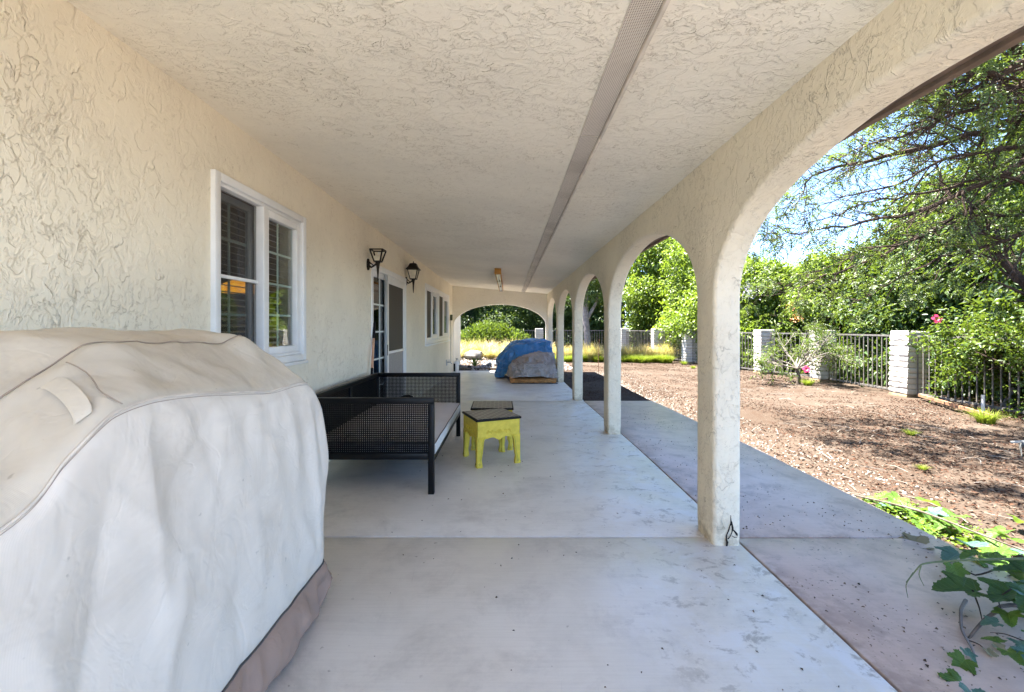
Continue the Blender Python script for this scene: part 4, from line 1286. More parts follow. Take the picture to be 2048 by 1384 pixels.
def cage(root, cx, y, z0, z1, w0, w1, n=4, off=45):
    ang = [R(off)+2*math.pi*k/n for k in range(n)]
    lo = [(cx+w0*math.cos(a), y+w0*math.sin(a), z0) for a in ang]; hi = [(cx+w1*math.cos(a), y+w1*math.sin(a), z1) for a in ang]
    for k in range(n):
        m = MB(); m.beam(lo[k], hi[k], 0.014, 0.014); m.build('cage_bar', M['bronze'], root)
    m = MB()
    for k in range(n):
        m.beam(lo[k], lo[(k+1) % n], 0.013, 0.015); m.beam(hi[k], hi[(k+1) % n], 0.013, 0.015)
    m.build('cage_ring', M['bronze'], root)
    return lo, hi
lan1 = thing('wall_lantern', (WX, 5.29, 2.10), 'open black wall lantern missing its roof, on the near side of the sliding door', 'wall lantern', 'lanterns beside the sliding door')
cx = lantern_common(lan1, 5.29, 2.07)
lo, hi = cage(lan1, cx, 5.29, 2.105, 2.245, 0.052, 0.108)
m = MB()
for (p, q) in (((0, 1)), ((2, 3))):
    a, b, c, d = Vector(lo[p]), Vector(lo[q]), Vector(hi[q]), Vector(hi[p])
    m.face([a.lerp(b, 0.05), b.lerp(a, 0.05), b.lerp(c, 0.62), a.lerp(d, 0.40)])
m.build('broken_glass', M['frost'], lan1)
m = MB(); m.tube([(cx, 5.29, 2.10), (cx, 5.29, 2.15), (cx+0.01, 5.30, 2.22)], [0.014, 0.014, 0.01], 8); m.build('socket', M['pvc'], lan1, smooth=True)
lan2 = thing('wall_lantern', (WX, 7.27, 2.10), 'black wall lantern with pointed roof and milky panes, beyond the sliding door', 'wall lantern', 'lanterns beside the sliding door')
cx = lantern_common(lan2, 7.27, 2.075)
lo, hi = cage(lan2, cx, 7.27, 2.11, 2.265, 0.065, 0.115)
for k in range(4):
    a, b, c, d = [Vector(v) for v in (lo[k], lo[(k+1) % 4], hi[(k+1) % 4], hi[k])]
    cen = Vector((cx, 7.27, 0))
    m = MB(); m.face([v.lerp(Vector((cx, 7.27, v.z)), 0.06) for v in (a, b, c, d)]); m.build('pane', M['frost'], lan2)
m = MB(); rows = []
for (w, z) in ((0.150, 2.268), (0.150, 2.276), (0.105, 2.315), (0.075, 2.365), (0.070, 2.372), (0.010, 2.382)):
    rows.append([(cx+w*math.cos(R(45)+k*math.pi/2), 7.27+w*math.sin(R(45)+k*math.pi/2), z) for k in range(4)])
m.grid(rows, wrap=True); m.face(rows[0][::-1]); m.face(rows[-1]); m.build('lantern_roof', M['bronze'], lan2)
m = MB(); m.lathe((cx, 7.27, 2.38), [(0.008, 0), (0.012, 0.008), (0.005, 0.018), (0.008, 0.026), (0.001, 0.034)], 8); m.build('knob', M['bronze'], lan2, smooth=True)

# ---------------------------------------------------------------- strip light
sl = thing('strip_light', (-0.2, 10.5, 2.36), 'long unlit tube light hung under the far end of the porch ceiling', 'ceiling light')
LX = -0.20; LY0, LY1 = 8.40, 12.62; LZ = 2.352
m = MB(); m.box(LX-0.045, LX+0.045, LY0+0.13, LY1, LZ+0.03, zc(LX)-0.002); m.build('housing', M['pvc'], sl, bevel=0.006)
for (a, b) in ((LX-0.062, LX-0.046), (LX+0.046, LX+0.062)):
    m = MB(); m.box(a, b, LY0+0.13, LY1, LZ+0.005, LZ+0.055); m.build('side_board', M['orange'], sl, bevel=0.002)
m = MB(); m.box(LX-0.064, LX+0.064, LY0, LY0+0.129, LZ-0.012, zc(LX)-0.004); m.build('end_cap', M['orange'], sl, bevel=0.004)
for k in range(3):
    a = LY0+0.15+k*1.37; b = a+1.27
    for s in (-1, 1):
        m = MB(); m.tube([(LX+s*0.024, a, LZ+0.008), (LX+s*0.024, b, LZ+0.008)], 0.019, 8); m.build('lamp_tube', M['tubelamp'], sl, smooth=True, angle=60)
    m = MB(); m.box(LX-0.045, LX+0.045, b+0.012, b+0.06, LZ-0.010, LZ+0.029); m.build('lamp_holder', M['blackpl'], sl, bevel=0.003)

# ---------------------------------------------------------------- things leaning on or fixed to the house wall
pl = thing('broom_pole', (-1.60, 4.93, 0), 'copper-coloured pole with black grips leaning on the wall beside the door', 'pole')
pa, pb = Vector((-1.615, 4.97, 0.0)), Vector((-1.712, 5.52, 1.37))
m = MB(); m.tube([pa.lerp(pb, 0.02), pa.lerp(pb, 0.9)], 0.0155, 8); m.build('shaft', M['pole'], pl, smooth=True, angle=60)
m = MB(); m.tube([pa.lerp(pb, 0.84), pa.lerp(pb, 0.86), pa.lerp(pb, 0.98), pa.lerp(pb, 1.0)], [0.015, 0.019, 0.017, 0.008], 8); m.build('grip', M['blackpl'], pl, smooth=True, angle=60)
m = MB(); m.tube([pa.lerp(pb, 0.44), pa.lerp(pb, 0.58)], 0.0165, 8); m.build('sleeve', M['blackpl'], pl, smooth=True, angle=60)

jb = thing('junction_box', (WX, 12.92, 1.6), 'small dark green box on the wall past the far window, cable hanging below', 'electrical box')
m = MB(); m.box(WX+0.001, WX+0.06, 12.84, 13.0, 1.50, 1.67); m.build('box', M['green_box'], jb, bevel=0.008)
m = MB(); m.tube([(WX+0.012, 12.93+0.03*nz(z*4, 2), z) for z in np.linspace(1.5, 0.25, 16)], 0.008, 5); m.build('cable', M['blackpl'], jb, smooth=True)
hb = thing('hose_tap', (WX, 12.1, 0.3), 'grey wall tap with bracket low on the wall under the far window', 'tap')
m = MB(); m.box(WX+0.001, WX+0.012, 12.0, 12.2, 0.22, 0.38); m.build('backing_plate', M['alu'], hb, bevel=0.003)
m = MB(); m.tube([(WX+0.01, 12.1, 0.31), (WX+0.10, 12.12, 0.31), (WX+0.15, 12.14, 0.26)], [0.014, 0.014, 0.012], 8); m.build('spout', M['alu'], hb, smooth=True)
m = MB(); m.tube([(WX+0.07, 12.11, 0.31), (WX+0.07, 12.11, 0.37)], 0.006, 6); m.lathe((WX+0.07, 12.11, 0.37), [(0.03, 0), (0.03, 0.008)], 8); m.build('tap_wheel', M['alu'], hb)
cn = thing('canister', (-1.58, 13.1, zf(13.1)), 'white canister with dark label standing in the corner by the end arch', 'canister')
m = MB(); m.lathe((-1.58, 13.1, zf(13.1)), [(0.075, 0), (0.08, 0.01), (0.08, 0.30), (0.06, 0.33), (0.03, 0.34)], 14); m.build('body', M['pvc'], cn, smooth=True, angle=40)
m = MB(); rows = [[(-1.58+0.0815*math.cos(a), 13.1+0.0815*math.sin(a), zf(13.1)+z) for a in [R(200+10*k) for k in range(7)]] for z in (0.04, 0.28)]
m.grid(rows); m.build('label_panel', M['blackpl'], cn)
m = MB(); m.tube([(-1.58, 13.1, zf(13)+0.34), (-1.58, 13.1, zf(13)+0.40), (-1.53, 13.08, zf(13)+0.43)], 0.008, 6); m.tube([(-1.60, 13.1, zf(13)+0.44), (-1.52, 13.08, zf(13)+0.40)], 0.006, 5); m.build('nozzle', M['blackpl'], cn)

# amber lamp hanging inside, behind the blinds
al = thing("pendant_lamp", (-2.35, 3.75, 1.6), 'glowing amber stained-glass lamp hanging indoors behind the near window', 'lamp')
LC = Vector((-2.35, 3.75, 1.60))
m = MB(); m.lathe(LC, [(0.16, 0.0), (0.155, 0.025), (0.12, 0.07), (0.06, 0.10), (0.03, 0.11)], 20); m.build('lamp_shade', M['amber'], al, smooth=True)
m = MB(); m.tube([LC+Vector((0, 0, 0.11)), Vector((LC.x, LC.y, 2.49))], 0.006, 5); m.build('chain', M['bronze'], al)
# ---------------------------------------------------------------- pallet with tarps
def tarp_mat(name, base, dark, rough, bs):
    t = NT(name)
    o = t.obj()
    f = t.noise(o, 5, 5, 0.65, 0.6)
    cr = t.ss(t.math('ABSOLUTE', t.math('SUBTRACT', t.noise(o, bs*0.6, 3, 0.55, 0.8), 0.5)), 0.0, 0.10)
    col = t.mix(t.math('MULTIPLY', t.ss(f, 0.45, 0.7), 0.7), base, dark)
    t.pbr(col, rough, 0.5, normal=t.bump(cr, 0.5, 0.03))
    return t.m
M['tarp_blue'] = tarp_mat('blue_tarp', (0.035, 0.20, 0.50), (0.12, 0.24, 0.40), 0.42, 5)
M['tarp_grey'] = tarp_mat('grey_tarp', (0.36, 0.32, 0.305), (0.27, 0.24, 0.23), 0.2, 9)
FZ = zf(11)
pal = thing('pallet', (0.6, 11.0, FZ), 'wooden pallet on black runners lying under the grey tarp', 'pallet')
for yy in (10.45, 10.72, 10.99, 11.26, 11.53):
    m = MB(); m.box(0.03, 1.19, yy, yy+0.14, FZ+0.095, FZ+0.118); m.build('plank', M['wood'], pal, bevel=0.003)
for (yy, mm) in ((10.43, 'wood'), (11.0, 'wood'), (11.6, 'wood')):
    m = MB(); m.box(0.05, 1.17, yy, yy+0.045, FZ+0.022, FZ+0.094); m.build('beam', M[mm], pal, bevel=0.003)
m = MB()
for xx in (0.08, 0.55, 1.08): m.box(xx, xx+0.09, 10.44, 11.6, FZ, FZ+0.021)
m.box(0.10, 1.2, 10.405, 10.425, FZ, FZ+0.02); m.build('runner', M['blackpl'], pal)

def heap(name, mat, cx, cy, sx, sy, h, z0, top, seed, hem, fold_amp, n=96, pw=0.28):
    """sheet draped on boxes: radial grid from the crown down to a ragged hem"""
    m = MB(); rows = []
    nr = 46
    for i in range(nr+1):
        t = i/nr
        row = []
        for k in range(n):
            a = 2*math.pi*k/n
            c, s = math.cos(a), math.sin(a)
            rx = math.copysign(abs(c)**(2*pw), c); ry = math.copysign(abs(s)**(2*pw), s)
            if t < 0.5:
                q = t/0.5
                x, y = cx+sx*rx*q, cy+sy*ry*q
                z = top(x, y) - 0.035*q**6
            else:
                q = (t-0.5)/0.5
                x0, y0 = cx+sx*rx, cy+sy*ry
                zt = top(x0, y0)-0.035
                hb = z0 + hem(a)
                z = zt + (hb-zt)*q
                fl = 0.05*q + fold_amp*q**0.7*(mnoise.noise(Vector((c*2.6, s*2.6, seed))) + 0.6*mnoise.noise(Vector((c*7, s*7, seed+z*1.2))))
                x, y = x0+rx*fl, y0+ry*fl
            d = 0.055*(0.7-2*abs(mnoise.noise(Vector((x*3.1+z, y*3.1, z*3.1+seed))))**0.8) + 0.020*(0.7-2*abs(mnoise.noise(Vector((x*7-z*2, y*7, z*7+seed))))**0.8) + 0.016*(0.7-2*abs(mnoise.noise(Vector((x*16, y*16, z*16+seed)))))
            row.append((x+d*rx, y+d*ry, max(z+d*(0.7 if t < 0.5 else 0.3), z0)))
        rows.append(row)
    m.grid(rows, wrap=True)
    return m.build(name, mat, smooth=True, angle=32)
bt = heap('blue_tarp', M['tarp_blue'], 0.45, 12.1, 0.74, 0.62, 0.9, FZ-0.01,
     lambda x, y: 0.90 + 0.06*nz(x*2.2, y*2.2, 4) - 0.35*smooth01(0.25, -0.25, x) + 0.03*smooth01(0.3, 1.0, x), 3.0,
     lambda a: 0.02 + 0.22*smooth01(-0.2, 0.7, math.sin(a*1.0+2.2)), 0.13)
tag(bt, 'crumpled blue tarpaulin draped over a heap behind the grey one', 'tarpaulin')
gt = heap('grey_tarp', M['tarp_grey'], 0.63, 11.0, 0.54, 0.50, 0.6, FZ+0.118,
     lambda x, y: 0.40 + 0.22*smooth01(10.72, 11.15, y)*smooth01(0.1, 0.75, x) + 0.05*nz(x*3, y*3, 9), 8.0,
     lambda a: 0.02 + 0.03*math.sin(3*a), 0.09, n=120)
tag(gt, 'shiny taupe-grey tarpaulin heaped on the wooden pallet in front of the blue one', 'tarpaulin')

# ---------------------------------------------------------------- brick pillars and railing fence
def brick_mat():
    t = NT('white_split_block')
    o = t.obj()
    f = t.noise(o, 6, 5, 0.65)
    g2 = t.noise(o, 38, 4, 0.7)
    col = t.mix(t.ss(f, 0.3, 0.7), (0.42, 0.395, 0.35), (0.52, 0.50, 0.465))
    col = t.mix(t.math('MULTIPLY', t.ss(g2, 0.55, 0.75), 0.4), col, (0.27, 0.24, 0.20))
    t.pbr(col, 0.95, 0.15, normal=t.bump(g2, 0.7, 0.01))
    return t.m
M['brick'] = brick_mat()
M['brick_foot'] = simple('earth_stained_block', (0.22, 0.16, 0.10), 0.95, 0.1, var=0.3, scale=9, bump=0.5)
M['mortar'] = simple('mortar', (0.24, 0.215, 0.185), 0.95, 0.1)
M['rail'] = simple('grey_rail', (0.13, 0.12, 0.11), 0.55, 0.4, var=0.3, scale=25)
rb = random.Random(5)
def block_mesh(seed, mat):
    """a split-faced block 0.4 x 0.4 x 0.098 with a rough face all round"""
    m = MB(); n = 7
    ring = []
    hw = 0.2
    for s in range(4):
        for k in range(n):
            t = -hw+2*hw*k/n
            ring.append([(t, -hw), (hw, t), (-t, hw), (-hw, -t)][s])
    rows = []
    for z, ins in ((0.0, 0.012), (0.012, 0.0), (0.05, -0.004), (0.086, 0.0), (0.098, 0.012)):
        row = []
        for x, y in ring:
            d = 0.009*mnoise.noise(Vector((x*17, y*17, z*26+seed*7))) - ins
            k = (hw+d)/hw
            row.append((x*k, y*k, z))
        rows.append(row)
    m.grid(rows, wrap=True); m.face(rows[0][::-1]); m.face(rows[-1])
    o = m.build('brick', mat, smooth=True, angle=35)
    return o
blk = [block_mesh(i, M['brick']) for i in range(5)]
blk_foot = block_mesh(9, M['brick_foot'])
meshes = [b.data for b in blk]; foot_me = blk_foot.data
for b in blk + [blk_foot]: bpy.data.objects.remove(b)
GZ = -0.10
PIL = [  # x, y of the near-left corner, label
    (7.60, 5.55, None),
    (7.80, 8.42, 'white block pillar nearest the porch, right of the open railing panel'),
    (7.92, 10.90, 'white block pillar right behind the little grey-twigged tree'),
    (7.46, 12.67, 'white block pillar with lime-green foliage crowding round it, left of the little tree'),
    (6.70, 16.20, 'white block pillar seen through the second arch, right one of two'),
    (6.45, 19.00, 'dappled white block pillar seen through the second arch, left one of two'),
    (5.75, 21.80, 'pale block pillar half hidden by tan grass, just right of the third porch pillar'),
    (1.45, 22.60, 'pale block pillar beyond the golden grass, seen through the end arch'),
    (-3.2, 23.10, None),
]
pil_c = []
for (x, y, lab) in PIL:
    pil_c.append(Vector((x+0.2, y+0.2, GZ)))
    if lab is None: continue
    root = thing('block_pillar', (x+0.2, y+0.2, GZ), lab, 'pillar', 'white block pillars of the garden fence')
    root.rotation_euler = (0, R(2.0 if y < 9 else 0), R(rb.uniform(-2, 2))); ORG[root.name] = Vector((0, 0, 0))
    nB = 13
    for i in range(nB):
        o = bpy.data.objects.new('brick', foot_me if i == 0 else meshes[rb.randrange(5)]); COL.objects.link(o); o.parent = root
        o.location = (rb.uniform(-0.004, 0.004), rb.uniform(-0.004, 0.004), -0.03+i*0.1045); o.rotation_euler = (0, 0, rb.choice((0, 1, 2, 3))*math.pi/2)
    m = MB(); m.box(-0.182, 0.182, -0.182, 0.182, -0.03, 13*0.1045-0.04); m.build('mortar', M['mortar'], root)
bar_me = None
FENCE_LAB = {
    (0, 1): 'iron railing panel disappearing into the hibiscus bush right of the nearest block pillar',
    (1, 2): 'open iron railing panel in front of dark hedge between the two nearest block pillars',
    (2, 3): 'iron railing panel mostly hidden behind the little grey-twigged tree',
    (3, 4): 'iron railing panel behind the nearest porch pillar, running to the second arch',
    (4, 5): 'iron railing panel between the two block pillars seen through the second arch',
    (5, 6): 'iron railing panel over tan grass at the left side of the second arch',
    (6, 7): 'long iron railing panel along the back of the garden',
    (7, 8): 'iron railing panel at the back, seen through the end arch left of the pale pillar'}
for i in range(len(pil_c)-1):
    a, b = pil_c[i].copy(), pil_c[i+1].copy()
    d = (b-a).normalized(); L = (b-a).length
    a2 = a + d*0.24; b2 = b - d*0.24
    root = thing('railing', tuple((a2+b2)/2), FENCE_LAB[(i, i+1)], 'railing fence', 'iron railing panels between the block pillars')
    for z in (0.10, 1.22):
        m = MB(); m.beam(a2+Vector((0, 0, z)), b2+Vector((0, 0, z)), 0.032, 0.036); m.build('rail', M['rail'], root)
    n = int((b2-a2).length/0.125)
    for k in range(n+1):
        p = a2.lerp(b2, k/n)
        if bar_me is None:
            m = MB(); m.box(-0.0085, 0.0085, -0.0085, 0.0085, 0.06, 1.205); o = m.build('bar', M['rail'], None); bar_me = o.data
        else:
            o = bpy.data.objects.new('bar', bar_me); COL.objects.link(o)
        o.parent = root; o.location = p-root.location

# ---------------------------------------------------------------- vegetation
RNG = np.random.default_rng(11)
def rnd_dirs(n):
    v = RNG.normal(size=(n, 3)); return unit(v)
def crown_leaves(lumps, n_clumps, per, leaf, spread=0.16, droop=0.5, wr=0.48, inner=0.72, zmin=0.05):
    """leaves in clumps on the shell of several lumps (centre, radii)"""
    C = np.array([l[0] for l in lumps], float); Rr = np.array([l[1] for l in lumps], float)
    w = (Rr[:, 0]*Rr[:, 2]); w = w/w.sum()
    pick = RNG.choice(len(lumps), n_clumps, p=w)
    d = rnd_dirs(n_clumps)
    rr = inner + (1.06-inner)*RNG.random(n_clumps)**0.6
    rr += 0.10*RNG.normal(size=n_clumps)
    cc = C[pick] + d*Rr[pick]*rr[:, None]
    out = unit(d/Rr[pick])
    keep = cc[:, 2] > zmin
    cc, out = cc[keep], out[keep]
    n = len(cc)
    P = np.repeat(cc, per, axis=0) + RNG.normal(size=(n*per, 3))*spread*np.array([1, 1, 0.7])
    O = np.repeat(out, per, axis=0)
    D = unit(O*0.7 + RNG.normal(size=P.shape)*0.65 + np.array([0, 0, -droop]))
    N = unit(O*0.55 + RNG.normal(size=P.shape)*0.45 + np.array([0, 0, 0.75]))
    L = leaf*(0.6+0.8*RNG.random(len(P)))
    return leaf_arrays(P, D, N, L, L*wr)

def join(parts):
    V = []; F = []; b = 0
    for v, f in parts:
        V.append(v); F.append(f+b); b += len(v)
    return np.concatenate(V), np.concatenate(F)

def lumps_for(h, w, n, seed, low=0.2):
    r = random.Random(seed)
    out = []
    for i in range(n):
        t = i/(n-1)
        z = low + 0.45 + (h-low-0.9)*t
        ww = w*(0.75+0.35*math.sin(math.pi*min(1, 0.25+t*0.75)))
        for k in range(2):
            a = r.uniform(0, 6.28); q = r.uniform(0.15, 0.5)*ww
            s = r.uniform(0.55, 0.85)*ww
            out.append(((q*math.cos(a), q*math.sin(a), z+r.uniform(-0.2, 0.2)), (s, s, r.uniform(0.5, 0.8)*max(0.8, ww*0.7))))
    return out

def trunk_mb(h, r0, seed, lean=0.1, limbs=5, n=7, reach=0.5):
    r = random.Random(seed); m = MB()
    pts = [Vector((0, 0, -0.15))]; rad = [r0*1.25]
    for i in range(1, 6):
        pts.append(Vector((lean*h*i/5+r.uniform(-.06, .06), r.uniform(-.08, .08), h*0.62*i/5))); rad.append(r0*(1-0.13*i))
    m.tube(pts, rad, n)
    for k in range(limbs):
        j = r.randint(2, 5); p = pts[j]
        a = r.uniform(0, 6.28); q = [p]
        for s in range(1, 5):
            q.append(p+Vector((math.cos(a)*reach*s*0.35, math.sin(a)*reach*s*0.35, h*0.09*s))+Vector((r.uniform(-.08, .08), r.uniform(-.08, .08), 0)))
        m.tube(q, [r0*0.5, r0*0.4, r0*0.28, r0*0.18, r0*0.08], 5)
    return m

def make_tree(name, h, w, seed, leafmat, leaf, clumps, per, bark='bark', r0=0.10, low=0.2, n_l=5, droop=0.5, spread=0.155, extra=None):
    root = thing(name, (0, 0, 0))
    trunk_mb(h, r0, seed).build('trunk', M[bark], root, smooth=True)
    V, F = crown_leaves(lumps_for(h, w, n_l, seed, low), clumps, per, leaf, spread, droop)
    np_mesh('crown', V, F, M[leafmat], root)
    return root
hedgeA = make_tree('hedge_tree', 4.6, 1.55, 1, 'leaf_hedge', 0.115, 2600, 17)
hedgeB = make_tree('hedge_tree', 5.4, 1.75, 2, 'leaf_dark', 0.125, 2600, 17)
hedgeC = make_tree('hedge_tree', 5.9, 1.9, 3, 'leaf_hedge', 0.15, 2300, 16, low=0.1)
limeA = make_tree('flowering_shrub', 3.3, 1.25, 4, 'leaf_lime', 0.12, 1900, 15, low=0.0, r0=0.05, n_l=4)
limeB = make_tree('garden_tree', 5.9, 1.9, 5, 'leaf_lime', 0.15, 2200, 16, low=0.5)
def place(proto, used, x, y, rz, s, label, cat, group, z=GZ, sz=None):
    o = proto if proto.name not in used else copy_tree(proto)
    used.add(proto.name)
    o.location = (x, y, z); o.rotation_euler = (0, 0, R(rz)); o.scale = (s, s, sz or s)
    return tag(o, label, cat, group)
used = set()
GH = 'trees of the green hedge beyond the fence'
TB_ = 'dark tree in the farthest row behind the end of the garden'
for (p, x, y, rz, s, lab, gr) in (
    (hedgeA, 10.2, 10.9, 0, 1.0, 'dark leafy hedge tree standing directly behind the open railing panel', 'a'),
    (hedgeA, 10.25, 8.9, 80, 1.05, 'dark leafy hedge tree behind the nearest block pillar and the upper pink flower', 'a'),
    (hedgeB, 10.0, 6.6, 200, 0.95, 'dark hedge tree rising behind the big hibiscus bush at the right edge', 'a'),
    (hedgeB, 11.6, 9.8, 30, 1.02, 'tall dark tree showing over the hedge above the hibiscus bush', 'b'),
    (hedgeB, 11.8, 12.6, 110, 0.72, 'tall dark tree showing over the hedge between lime shrubs and open railing panel', 'b'),
    (hedgeB, -2.7, 25.4, 260, 0.9, 'leafy green tree at the left side of the end arch view', 'c'),
    (hedgeA, -0.5, 24.9, 40, 1.05, 'leafy green tree in the middle of the end arch, above the juniper', 'c'),
    (hedgeB, 1.7, 25.2, 330, 0.95, 'leafy green tree at the right of the end arch, above the blue tarpaulin', 'c'),
    (hedgeA, 3.6, 25.0, 200, 1.15, 'leafy green tree directly behind the pale grey trunk in the third arch', 'c'),
    (hedgeC, 5.6, 25.2, 120, 1.0, 'leafy green tree behind the fence corner, left side of the second arch', 'c'),
    (hedgeC, -3.8, 28.0, 70, 1.1, TB_, 'e'), (hedgeC, 0.4, 28.2, 190, 1.1, TB_, 'e'), (hedgeC, 4.6, 28.4, 270, 1.1, TB_, 'e'),
    (limeB, 8.7, 19.4, 0, 0.98, 'bright green leafy tree filling the right half of the second arch', 'd'),
    (limeB, 8.0, 22.2, 140, 1.05, 'bright green leafy tree farther back in the left half of the second arch', 'd'),
    (hedgeC, 9.0, 25.0, 30, 1.1, 'dark green tree showing behind the two bright ones in the second arch', 'd'),
    ):
    place(p, used, x, y, rz, s, lab, 'tree', {'a': GH, 'b': 'tall trees at the back of the hedge', 'c': 'trees behind the end of the garden', 'd': 'trees beyond the second arch', 'e': 'farthest row of trees behind the garden'}[gr])
for (x, y, rz, s, lab) in ((8.75, 14.3, 0, 1.0, 'lime green shrub right beside the nearest porch pillar, mauve blossom on it'),
                          (9.9, 12.9, 100, 0.98, 'lime green shrub behind the little hibiscus tree, beside the dark hedge'),
                          (8.2, 16.8, 200, 1.1, 'lime green shrub mostly hidden behind the nearest porch pillar'),
                          (10.6, 15.2, 300, 1.0, 'lime green shrub in the back row under the gap of open sky'),
                          (11.8, 14.3, 45, 1.0, 'lime green shrub in the back row close to the dark hedge')):
    place(limeA, used, x, y, rz, s, lab, 'shrub', 'lime green shrubs beyond the fence')

def blossoms(name, x, y, z, n, r, size, mat, label, cat, grp=None):
    P = np.array([x, y, z]) + RNG.normal(size=(n, 3))*r
    V, F = leaf_arrays(P, rnd_dirs(n), rnd_dirs(n), np.full(n, size), np.full(n, size*0.8))
    o = np_mesh(name, V, F, M[mat])
    return tag(o, label, cat, grp)
blossoms('blossom_spray', 7.72, 13.75, 2.45, 90, 0.14, 0.06, 'bloom_mauve', 'mauve blossom spray high on the lime shrub beside the porch pillar', 'blossom')
for (x, y, z, l) in ((8.30, 12.62, 1.88, 'orange blossom cluster highest on the lime shrub over the fence'), (8.25, 12.3, 1.55, 'orange blossom cluster low on the lime shrub just above the block pillar')):
    blossoms('blossom_cluster', x, y, z, 45, 0.075, 0.05, 'bloom_orange', l, 'blossom', 'orange blossoms on the lime shrub')

# ---- branching shrubs and the overhanging tree
def grow(mb, anchors, p, d, L, r, depth, rn, up=0.0, wig=0.28, kids=4, n=5, shrink=0.62, ang=0.9):
    k = 5
    pts = [p.copy()]; rad = [r]
    q = p.copy(); dd = d.copy()
    for i in range(k):
        dd = (dd + Vector((rn.gauss(0, wig), rn.gauss(0, wig), rn.gauss(0, wig)+up))*0.55).normalized()
        q = q + dd*(L/k)
        pts.append(q.copy()); rad.append(max(r*(1-(i+1)/k*0.62), 0.0012))
        if depth <= 1: anchors.append((q.copy(), dd.copy()))
    mb.tube(pts, rad, n if depth > 1 else 3, cap=False)
    if depth > 0:
        for c in range(kids):
            t = rn.uniform(0.25, 1.0); j = min(int(t*k), k-1); f = t*k-j
            s = pts[j].lerp(pts[j+1], f)
            ax = dd.orthogonal().normalized(); ax.rotate(Quaternion(dd, rn.uniform(0, 6.28)))
            nd = (dd*math.cos(ang*rn.uniform(0.5, 1.1)) + ax*math.sin(ang*rn.uniform(0.5, 1.1))).normalized()
            grow(mb, anchors, s, nd, L*shrink*rn.uniform(0.7, 1.15), max(rad[j]*0.6, 0.0015), depth-1, rn, up, wig, kids, n, shrink, ang)

def twig_leaves(anchors, per, leaf, jitter, wr=0.5, keep=1.0, down=0.25):
    A = [a for a in anchors]
    P = np.array([tuple(a[0]) for a in A]); D0 = np.array([tuple(a[1]) for a in A])
    k = RNG.random(len(P)) < keep; P, D0 = P[k], D0[k]
    P = np.repeat(P, per, axis=0); D0 = np.repeat(D0, per, axis=0)
    P = P + RNG.normal(size=P.shape)*jitter
    D = unit(D0*0.5 + RNG.normal(size=P.shape)*0.7 + np.array([0, 0, -down]))
    N = unit(RNG.normal(size=P.shape)*0.5 + np.array([0, 0, 1.0]))
    L = leaf*(0.6+0.8*RNG.random(len(P)))
    return leaf_arrays(P, D, N, L, L*wr)

# small grey-twigged hibiscus tree in front of the fence
rn = random.Random(3)
ht = thing('hibiscus_tree', (7.12, 10.55, GZ), 'little hibiscus tree with bare grey twigs, sparse leaves and one low pink flower', 'tree')
m = MB(); tw = MB(); anc = []
B0 = Vector((7.12, 10.55, GZ-0.05))
m.tube([B0, B0+Vector((0.02, 0, 0.2)), B0+Vector((-0.03, 0.02, 0.45))], [0.055, 0.045, 0.04], 7); 
for k in range(11):
    a = k*0.7+0.3; el = rn.uniform(0.05, 1.1)
    grow(tw, anc, B0+Vector((-0.02, 0.01, 0.42)), Vector((math.cos(a)*math.cos(el), math.sin(a)*math.cos(el), math.sin(el))), rn.uniform(0.8, 1.1), 0.02, 3, rn, up=0.01, kids=5, shrink=0.55)
m.build('trunk', M['bark'], ht, smooth=True); tw.build('twigs', M['twig_grey'], ht)
V, F = twig_leaves(anc, 1, 0.05, 0.02, keep=0.65)
np_mesh('foliage', V, F, M['leaf_hib'], ht)
# big hibiscus bush at the right
hbsh = thing('hibiscus_bush', (7.45, 6.95, GZ), 'large twiggy hibiscus bush spilling over the railing at the right, one pink flower on top', 'bush')
m = MB(); tw = MB(); anc = []
for (bx, by, n_) in ((8.5, 7.2, 13), (8.05, 6.3, 12), (8.3, 5.5, 8)):
    B0 = Vector((bx, by, GZ-0.05))
    m = MB(); m.tube([B0+Vector((-0.25, -0.05, 0)), B0+Vector((-0.1, 0, 0.18)), B0+Vector((0.05, 0, 0.5))], [0.09, 0.075, 0.055], 8); m.build('trunk', M['bark_pale'], hbsh, smooth=True)
    for k in range(n_):
        a = k*2.4; el = rn.uniform(-0.05, 1.25)
        grow(tw, anc, B0+Vector((0.03, 0, 0.45)), Vector((math.cos(a)*math.cos(el), math.sin(a)*math.cos(el), math.sin(el))), rn.uniform(0.8, 1.1), 0.022, 3, rn, up=0.01, kids=4, shrink=0.6)
tw.build('twigs', M['twig'], hbsh)
V, F = twig_leaves(anc, 2, 0.062, 0.045, keep=0.85, wr=0.6)
np_mesh('foliage', V, F, M['leaf_hib'], hbsh)

def flower(x, y, z, rot, parent):
    m = MB()
    for k in range(5):
        a = 2*math.pi*k/5
        c = Vector((math.cos(a), math.sin(a), 0)); s = Vector((-math.sin(a), math.cos(a), 0)); u = Vector((0, 0, 1))
        pts = [(0.008*c), (0.035*c-0.028*s+0.02*u), (0.072*c-0.03*s+0.018*u), (0.085*c+0.012*u), (0.072*c+0.03*s+0.018*u), (0.035*c+0.028*s+0.02*u)]
        q = Quaternion((0.9, -0.3, 0.1), R(rot))
        b = Vector((x, y, z))
        m.face([b + q @ p for p in pts])
    return m.build('flower', M['petal'], parent)
flower(6.62, 9.55, 0.36, 70, ht)
flower(7.52, 7.55, 1.44, 75, hbsh)

